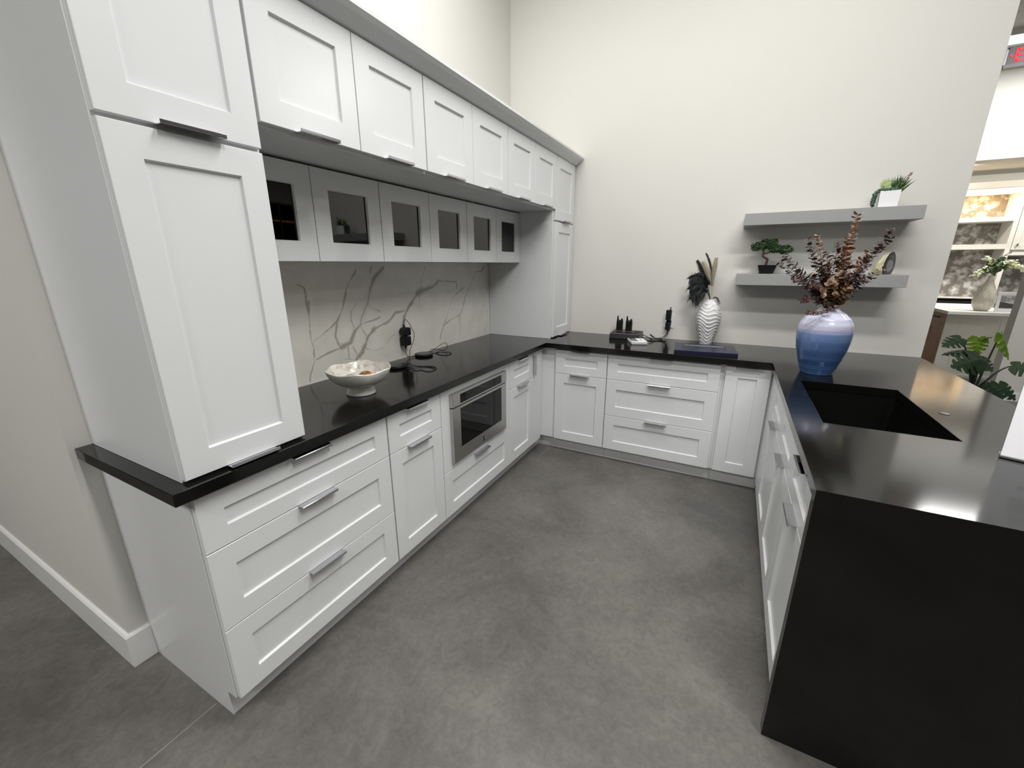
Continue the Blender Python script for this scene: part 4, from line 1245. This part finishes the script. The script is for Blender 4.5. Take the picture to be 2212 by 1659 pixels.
# agate bookend
AX, AY = 2.112, 2.950
t = thing('agate_bookend', 'half agate with a polished grey face standing on the lower shelf', 'bookend', (AX, AY, SZ2))
tv, nv_ = Vector((.63, .78, 0)).normalized(), Vector((.78, -.63, 0)).normalized()
outl = [(-.052, 0), (-.060, .020), (-.063, .045), (-.058, .072), (-.046, .098), (-.026, .122), (-.004, .134), (.018, .134), (.036, .122), (.050, .098), (.057, .070), (.055, .040), (.046, .016), (.036, 0)]
base = Vector((AX, AY, SZ2 + .0005))
rnd = random.Random(2)
fr_ = [base + tv * w_ + Vector((0, 0, h)) for w_, h in outl]
mid = [base - nv_ * .035 + tv * (w_ * .96 + rnd.uniform(-.003, .003)) + Vector((0, 0, h * .90 if h > 0 else 0)) for w_, h in outl]
bk_ = [base - nv_ * .066 + tv * (w_ * .72 + rnd.uniform(-.004, .004)) + Vector((0, 0, h * .60 if h > 0 else 0)) for w_, h in outl]
n = len(outl)
fs = [tuple(range(2 * n, 3 * n))]
for r_ in (0, 1):
    for k in range(n):
        fs.append((r_ * n + k, r_ * n + (k + 1) % n, (r_ + 1) * n + (k + 1) % n, (r_ + 1) * n + k))
MB().add(fr_ + mid + bk_, fs).build('rind', M['agate_rind'], t, recalc=False, label='rough cream rind')
MB().hexa([p_ + nv_ * .0002 for p_ in fr_], [p_ + nv_ * .0016 for p_ in fr_]).build('polished_face', M['agate_face'], t, label='polished grey banded face')

# ------------------------------------------------------------------ sign holder on the peninsula
t = thing('sign_holder', 'clear acrylic sign holder with a white printed sheet on the peninsula edge', 'sign', (2.19, 1.26, CT))
al, nh = Vector((.934, -.358, 0)), Vector((-.358, -.934, 0))
up = (Vector((0, 0, .98)) - nh * .20).normalized()
nn = al.cross(up).normalized()
p0 = Vector((2.0955, 1.283, CT + .0034))


def slab(mb, o_, u0, u1, v0, v1, w0, w1):
    A = [o_ + al * u + up * v for u, v in ((u0, v0), (u1, v0), (u1, v1), (u0, v1))]
    return mb.hexa([a + nn * w0 for a in A], [a + nn * w1 for a in A])


slab(MB(), p0, -.002, .218, 0, .285, -.0035, -.0010).build('back_plate', M['acrylic'], t)
slab(MB(), p0, 0, .216, .003, .282, -.0006, .0002).build('paper_sheet', M['paper'], t, label='white printed sheet')
slab(MB(), p0, -.002, .218, -.003, .006, .0006, .0030).build('front_lip', M['acrylic'], t)
mb = MB()
for v, a, b_ in ((.205, .060, .150), (.170, .050, .165), (.150, .050, .165), (.130, .050, .150), (.085, .055, .110)):
    slab(mb, p0, a, b_, v, v + .009, .00025, .0004)
mb.build('faint_print', M['print_grey'], t, label='faint grey printing')
A = [p0 + al * u - nh * v + Vector((0, 0, -.0030)) for u, v in ((-.002, -.006), (.218, -.006), (.218, .062), (-.002, .062))]
MB().hexa(A, [a + Vector((0, 0, .0026)) for a in A]).build('foot_plate', M['acrylic'], t)

# ------------------------------------------------------------------ the display beyond the wall
# island with white end panel and oak front
t = thing('island_cabinet', 'island with a white panelled end and an oak front, beyond the back wall', 'cabinet', (4.19, 7.8, 0))
FI = lambda u, v, n: (u, 7.20 - n, v)
MB().box(3.885, 4.53, 7.225, 8.30, 0.0, 0.876).build('carcass', M['cream_panel'], t)
d = shaker(FI, 3.866, 4.530, 0.0, 0.876, ru=.080, rv=.040, t=.020, depth=.008).build('end_panel', M['cream_panel'], t)
FI2 = lambda u, v, n: (u, 7.2050 - n, v)
shaker(FI2, 4.005, 4.425, 0.16, 0.79, ru=.030, rv=.030, t=.006, depth=.004).build('panel_moulding', M['cream_panel'], d)
FW = lambda u, v, n: (3.866 - n, u, v)
MB().box(3.8665, 3.8845, 7.225, 8.30, 0.0, 0.876).build('oak_front', M['wood'], t, label='oak front')
dd = shaker(FW, 7.24, 7.76, 0.70, 0.865, rv=.05, t=.018).build('drawer', M['wood'], t, label='oak drawer front')
mb = MB(); fbox(mb, FW, 7.42, 7.58, .778, .788, .022, .032); fbox(mb, FW, 7.42, 7.43, .778, .788, 0.0, .022); fbox(mb, FW, 7.57, 7.58, .778, .788, 0.0, .022)
mb.build('handle', M['black'], dd, label='black bar handle')
dd = shaker(FW, 7.24, 7.76, 0.11, 0.695, t=.018).build('door', M['wood'], t, label='oak door')
mb = MB(); fbox(mb, FW, 7.680, 7.692, .42, .62, .022, .034); fbox(mb, FW, 7.680, 7.692, .42, .432, 0, .022); fbox(mb, FW, 7.680, 7.692, .608, .62, 0, .022)
mb.build('handle', M['black'], dd, label='black bar handle')
o = MB().box(3.745, 4.47, 6.85, 8.33, 0.8763, 0.914).build('island_worktop', M['trim'], at=(4.1, 7.5, .876), bevel=.002)
tag(o, 'white stone worktop on the oak fronted island', 'worktop')

t = thing('teardrop_vase', 'pearly teardrop vase with white flowers on the island worktop', 'vase', (4.13, 7.10, CT))
MB().lathe([(.058, 0), (.075, .02), (.098, .07), (.108, .12), (.103, .18), (.086, .24), (.060, .31), (.036, .37), (.024, .41), (.022, .44), (.017, .44), (.015, .40)], (4.13, 7.10, CT + .0005), 48).build('vase_body', M['pearl'], t)
rnd = random.Random(14)
bq = thing('flower_bunch', 'white flowers and green leaves in the pearly teardrop vase', 'flowers', (4.13, 7.10, CT + .44))
for tip, lb in (((3.935, 7.05, 1.33), 'white flower spray drooping left out of the teardrop vase'), ((4.03, 7.12, 1.555), 'white flower spray rising from the teardrop vase, left of centre'), ((4.30, 7.05, 1.50), 'white flower spray leaning right out of the teardrop vase'), ((4.44, 7.10, 1.42), 'white flower spray furthest right, in front of the cabinet door'), ((4.27, 7.15, 1.64), 'thin budded twig above the white flowers')):
    mo = Vector((4.13, 7.10, CT + .425)); tv2 = Vector(tip)
    path = [mo] + bez(mo + Vector((0, 0, .03)), mo + (tv2 - mo) * .25 + Vector((0, 0, .19)), tv2, 20)
    t = MB().tube(path, .0022, 6).build('flower_spray', M['stem_green'], bq, label=lb)
    mb, m2 = MB(), MB()
    big = 'twig' not in lb
    for k in range(90 if big else 16):
        i = rnd.randint(9, 20); d = Vector((rnd.gauss(0, 1), rnd.gauss(0, 1), rnd.gauss(0, 1))).normalized()
        leaf_disc(mb, path[i] + d * rnd.uniform(.005, .04 if big else .012), d + Vector((0, -.6, .5)), Vector((1, 0, .2)), rnd.uniform(.010, .020) if big else .007)
    for k in range(22):
        i = rnd.randint(2, 12); d = Vector((rnd.gauss(0, 1), rnd.gauss(0, 1), rnd.gauss(0, .6))).normalized()
        leaf_disc(m2, path[i] + d * .03, d + Vector((0, -.5, .5)), d, rnd.uniform(.018, .030))
    mb.build('petals', M['flower_white'] if big else M['twig'], t, recalc=False)
    m2.build('leaves', M['green_mid'], t, recalc=False)
t = thing('photo_frame', 'white photo frame with a small kitchen picture, leaning on the island worktop', 'photo frame', (4.31, 6.98, CT))
FF = lambda u, v, n: (u, 6.975 + .10 * (v - CT) - n, v)
open_frame(FF, 4.205, 4.400, CT + .0008, CT + .245, ru=.030, rv=.036, t=.014).build('frame', M['white_plastic'], t)
mb = MB(); fbox(mb, lambda u, v, n: FF(u, v, n), 4.238, 4.367, CT + .040, CT + .206, -.0139, -.0125)
pic = MB()
pa = [FF(u, v, -.0110) for u, v in ((4.237, CT + .039), (4.368, CT + .039), (4.368, CT + .207), (4.237, CT + .207))]
pic.hexa([(x, y + .003, z) for x, y, z in pa], pa)
pic.build('picture', M['print_grey'], t)
pic = MB()
for q4, mi in ((((4.240, .05), (4.365, .05), (4.365, .10), (4.240, .125)), 0), (((4.240, .125), (4.290, .115), (4.290, .19), (4.240, .20)), 1), (((4.33, .15), (4.365, .15), (4.365, .19), (4.33, .19)), 1), (((4.295, .16), (4.325, .16), (4.325, .168), (4.295, .168)), 0), (((4.295, .14), (4.325, .14), (4.325, .148), (4.295, .148)), 0)):
    a = [FF(u, CT + v, -.0104) for u, v in q4]
    pic.hexa([(x, y + .0004, z) for x, y, z in a], a, mi=mi)
pic.build('print', [M['disc'], M['shelf']], t)

# far wall unit with lit niche
t = thing('open_shelf_unit', 'white open shelf unit with marble mosaic backs and a warm lit top niche', 'shelf unit', (4.5, 9.3, 0.95))
x0, x1, yf, yb = 3.45, 4.900, 9.00, 9.36
mb = MB()
mb.box(x0 - .05, x0, yf, yb, .95, 2.60).box(4.900, 4.955, yf, yb, .95, 2.60)
for z0, z1 in ((1.713, 1.788), (2.120, 2.187), (2.535, 2.60), (0.95, 0.962)):
    mb.box(x0, x1, yf, yb, z0, z1)
mb.build('frame', M['cream_panel'], t, bevel=.002)
for z0, z1 in ((.962, 1.713), (1.788, 2.120), (2.187, 2.535)):
    MB().box(x0, x1, yb - .02, yb - .001, z0, z1).build('mosaic_back', M['mosaic'], t, label='grey and white marble mosaic')
MB().box(x0 + .02, x1 - .02, yf + .03, yf + .06, 2.518, 2.534).build('led_strip', M['warm_led'], t, label='warm glowing light strip')
d_ = bpy.data.lights.new('niche_lamp', 'AREA'); d_.shape = 'RECTANGLE'; d_.size = 1.3; d_.size_y = .10; d_.energy = 13; d_.color = (1, .66, .34)
o = bpy.data.objects.new('niche_lamp', d_); COL.objects.link(o); o.location = (4.18, yf + .09, 2.512); o.rotation_euler = (R(12), 0, 0)
mb = MB()
mb.hexa([(3.3, 8.99, 2.60), (6.6, 8.99, 2.60), (6.6, 9.36, 2.60), (3.3, 9.36, 2.60)], [(3.3, 8.93, 2.685), (6.6, 8.93, 2.685), (6.6, 9.36, 2.685), (3.3, 9.36, 2.685)])
o = mb.build('cornice', M['cream_panel'], at=(4.9, 9.1, 2.60)); tag(o, 'pale cornice moulding along the top of the far shelf unit', 'moulding')
t = thing('wall_cabinet', 'pale tall wall cabinet with a knob, right of the lit shelf unit', 'cabinet', (5.6, 9.3, 1.45))
MB().box(4.957, 6.40, 9.022, 9.36, 1.62, 2.5995).build('carcass', M['cream_panel'], t)
FC = lambda u, v, n: (u, 9.00 - n, v)
for a, b_ in ((4.962, 5.68), (5.685, 6.398)):
    d = shaker(FC, a, b_, 1.70, 2.595).build('door', M['cream_panel'], t)
    MB().lathe([(.006, 0), (.006, .02), (.014, .026), (.014, .034), (.004, .038)], (a + .05, 8.975, 1.75), 20).build('knob', M['disc'], d, label='dark knob')
t = thing('base_cabinets', 'pale base cabinet with a dark worktop under the far shelf unit', 'cabinet', (4.9, 9.2, 0))
MB().box(3.3, 6.4, 8.93, 9.61, 0, .872).build('carcass', M['cream_panel'], t)
MB().box(3.3, 6.4, 8.88, 9.61, .8724, .914).build('worktop', M['black_gloss'], t, label='dark worktop')
o = MB().box(3.3, 6.4, 9.375, 9.6195, .9144, 1.6).build('far_backsplash', M['mosaic'], at=(4.9, 9.4, .914)); tag(o, 'marble mosaic backsplash above the far dark worktop', 'backsplash')
struct(MB().box(3.2, 6.6, 9.372, 9.6195, 1.601, 3.4), 'wall_soffit', M['wall'])
for x_ in (4.0, 5.2):  # added fill lamps without fixtures, brightening the far display under the soffit
    d_ = bpy.data.lights.new('added_far_fill', 'AREA'); d_.shape = 'DISK'; d_.size = .14; d_.energy = 26; d_.color = (1, .93, .84)
    o = bpy.data.objects.new('added_far_fill', d_); COL.objects.link(o); o.location = (x_, 8.25, 2.838); o.rotation_euler = (R(14), 0, 0)

# dark display cabinet, seen mirrored in the glass doors
t = thing('display_cabinet', 'dark wood display cabinet with pale shelf edges, mirrored in the glass doors', 'cabinet', (5.25, 4.5, 0))
mb = MB().box(5.42, 5.45, 3.6, 5.6, 0, 2.5)
for y in (3.6, 4.25, 4.9, 5.57):
    mb.box(5.0, 5.42, y, y + .03, 0, 2.5)
mb.box(5.0, 5.42, 3.63, 5.57, 2.47, 2.5).box(5.0, 5.42, 3.63, 5.57, 0, .1)
mb.build('cabinet_frame', M['dark_wood'], t)
for z in (.9, 1.35, 1.8, 2.2):
    MB().box(5.0, 5.419, 3.635, 5.565, z, z + .03).build('shelf', M['wood'], t)

# exit sign hanging near the ceiling
t = thing('exit_sign', 'exit sign with red letters high beyond the end of the back wall', 'exit sign', (3.52, 6.0, 3.36))
MB().box(3.352, 3.70, 5.99, 6.02, 3.370, 3.525).build('sign_panel', M['disc'], t, bevel=.004)
MB().box(3.335, 3.72, 5.97, 6.04, 3.340, 3.3695).build('tray', M['shelf'], t)
MB().box(3.335, 3.3515, 5.985, 6.025, 3.370, 3.500).build('end_cap', M['white_plastic'], t)
MB().tube([(3.52, 6.005, 3.525), (3.52, 6.005, CEIL - .001)], .012, 12).build('rod', M['shelf'], t)
mb = MB()


def stroke(u0, v0, u1, v1, w_):
    dx, dz = u1 - u0, v1 - v0
    L_ = math.hypot(dx, dz); nx, nz = -dz / L_ * w_ / 2, dx / L_ * w_ / 2
    q = [(u0 + nx, v0 + nz), (u0 - nx, v0 - nz), (u1 - nx, v1 - nz), (u1 + nx, v1 + nz)]
    mb.hexa([(3.405 + a, 5.9895, 3.392 + b_) for a, b_ in q], [(3.405 + a, 5.986, 3.392 + b_) for a, b_ in q])


S = .020
stroke(.01, 0, .01, .110, S); stroke(.01, .010, .062, .010, S); stroke(.01, .055, .054, .055, S); stroke(.01, .100, .062, .100, S)
stroke(.082, 0, .142, .110, S); stroke(.082, .110, .142, 0, S)
stroke(.172, 0, .172, .110, S)
stroke(.225, 0, .225, .110, S); stroke(.195, .100, .255, .100, S)
mb.build('letters', M['exit_red'], t, label='red glowing letters')
mb = MB().hexa([(3.367, 5.9895, 3.445), (3.387, 5.9895, 3.430), (3.387, 5.9895, 3.460)], [(3.367, 5.986, 3.445), (3.387, 5.986, 3.430), (3.387, 5.986, 3.460)])
mb.build('arrow', M['exit_red'], t, label='small red arrow')

# monstera in a pot on the floor
MO = Vector((3.463, 5.0, .40))
t = thing('monstera_plant', 'potted monstera with split green leaves beyond the peninsula', 'plant', (3.463, 5.0, 0))
MB().lathe([(.12, .0005), (.16, .02), (.18, .18), (.185, .34), (.175, .34), (.165, .30), (.001, .30)], (3.463, 5.0, 0), 40).build('pot', M['disc'], t, label='round grey pot')


def monstera_leaf(base, tip, width, nrm, mat_, name='leaf', droop=.12):
    base, tip = Vector(base), Vector(tip)
    ax = tip - base; L_ = ax.length; ax.normalize()
    nr = Vector(nrm); nr = (nr - ax * nr.dot(ax)).normalized()
    sd = ax.cross(nr)
    mb = MB()
    N_ = 46
    W = width / 2
    for sg in (-1, 1):
        prev = None
        for i in range(N_ + 1):
            s = i / N_
            x = -0.16 + 1.16 * s
            w_ = math.sin(math.pi * min(1, (s * .94 + .06)) ** .72) ** .75
            cut = 1.0
            ph = (s * 5.2 + (.12 if sg > 0 else .0)) % 1.0
            if s > .22 and s < .93 and ph > .70:
                cut = .42
            e = W * w_ * cut
            x_out = x + .10 * w_ * (1 - s)
            inner = 0.0 if x >= 0 else W * .10
            z_out = -droop * L_ * (w_ * cut) ** 2 - droop * .7 * L_ * x * x
            z_in = -droop * .7 * L_ * x * x
            pi = base + ax * (max(x, 0) * L_ if x >= 0 else x * L_ * .4) + sd * sg * inner + nr * z_in
            po = base + ax * x_out * L_ + sd * sg * max(e, inner) + nr * z_out
            if prev:
                mb.add([prev[0], prev[1], po, pi], [(0, 1, 2, 3)])
            prev = (pi, po)
    return mb.build(name, mat_, t, recalc=False)


LV = [((3.270, 5.00, .813), (3.130, 4.93, .735), .16, (.25, -.45, .85), 'monstera', (3.45, 5.0, .40)),
      ((3.344, 5.05, .689), (3.165, 5.00, .650), .12, (.1, -.30, .95), 'monstera', (3.45, 5.0, .40)),
      ((3.405, 4.90, .640), (3.205, 4.84, .560), .26, (.2, -.75, .62), 'monstera', (3.45, 4.99, .40)),
      ((3.395, 5.02, .825), (3.400, 4.97, .655), .17, (.05, -.95, .25), 'monstera_light', (3.46, 5.0, .40)),
      ((3.400, 5.06, .812), (3.500, 5.04, .842), .10, (.0, -.15, .98), 'monstera', (3.455, 5.02, .40)),
      ((3.526, 5.00, .873), (3.640, 4.98, .640), .12, (.55, -.75, .30), 'monstera_light', (3.47, 5.0, .40)),
      ((3.665, 5.00, .584), (3.830, 4.95, .560), .20, (-.05, -.55, .80), 'monstera', (3.48, 5.0, .40)),
      ((3.500, 4.86, .425), (3.600, 4.80, .300), .15, (.1, -.80, .55), 'monstera', (3.47, 4.98, .40)),
      ((3.570, 4.88, .420), (3.700, 4.84, .300), .17, (.25, -.80, .55), 'monstera', (3.48, 4.98, .40)),
      ((3.400, 4.93, .640), (3.500, 4.86, .545), .17, (.2, -.75, .60), 'monstera', (3.455, 5.0, .40))]
for b_, tp_, w_, nr, mk, root in LV:
    lf = monstera_leaf(b_, tp_, w_, nr, M[mk])
    rt = Vector(root); bb_ = Vector(b_)
    pth = bez(Vector((root[0], root[1], .30)), rt.lerp(bb_, .45) + Vector((0, 0, .06)), bb_, 14)
    MB().tube(pth, [.010 - .0045 * k / 14 for k in range(15)], 8).build('leaf_stem', M['stem_green'], t)
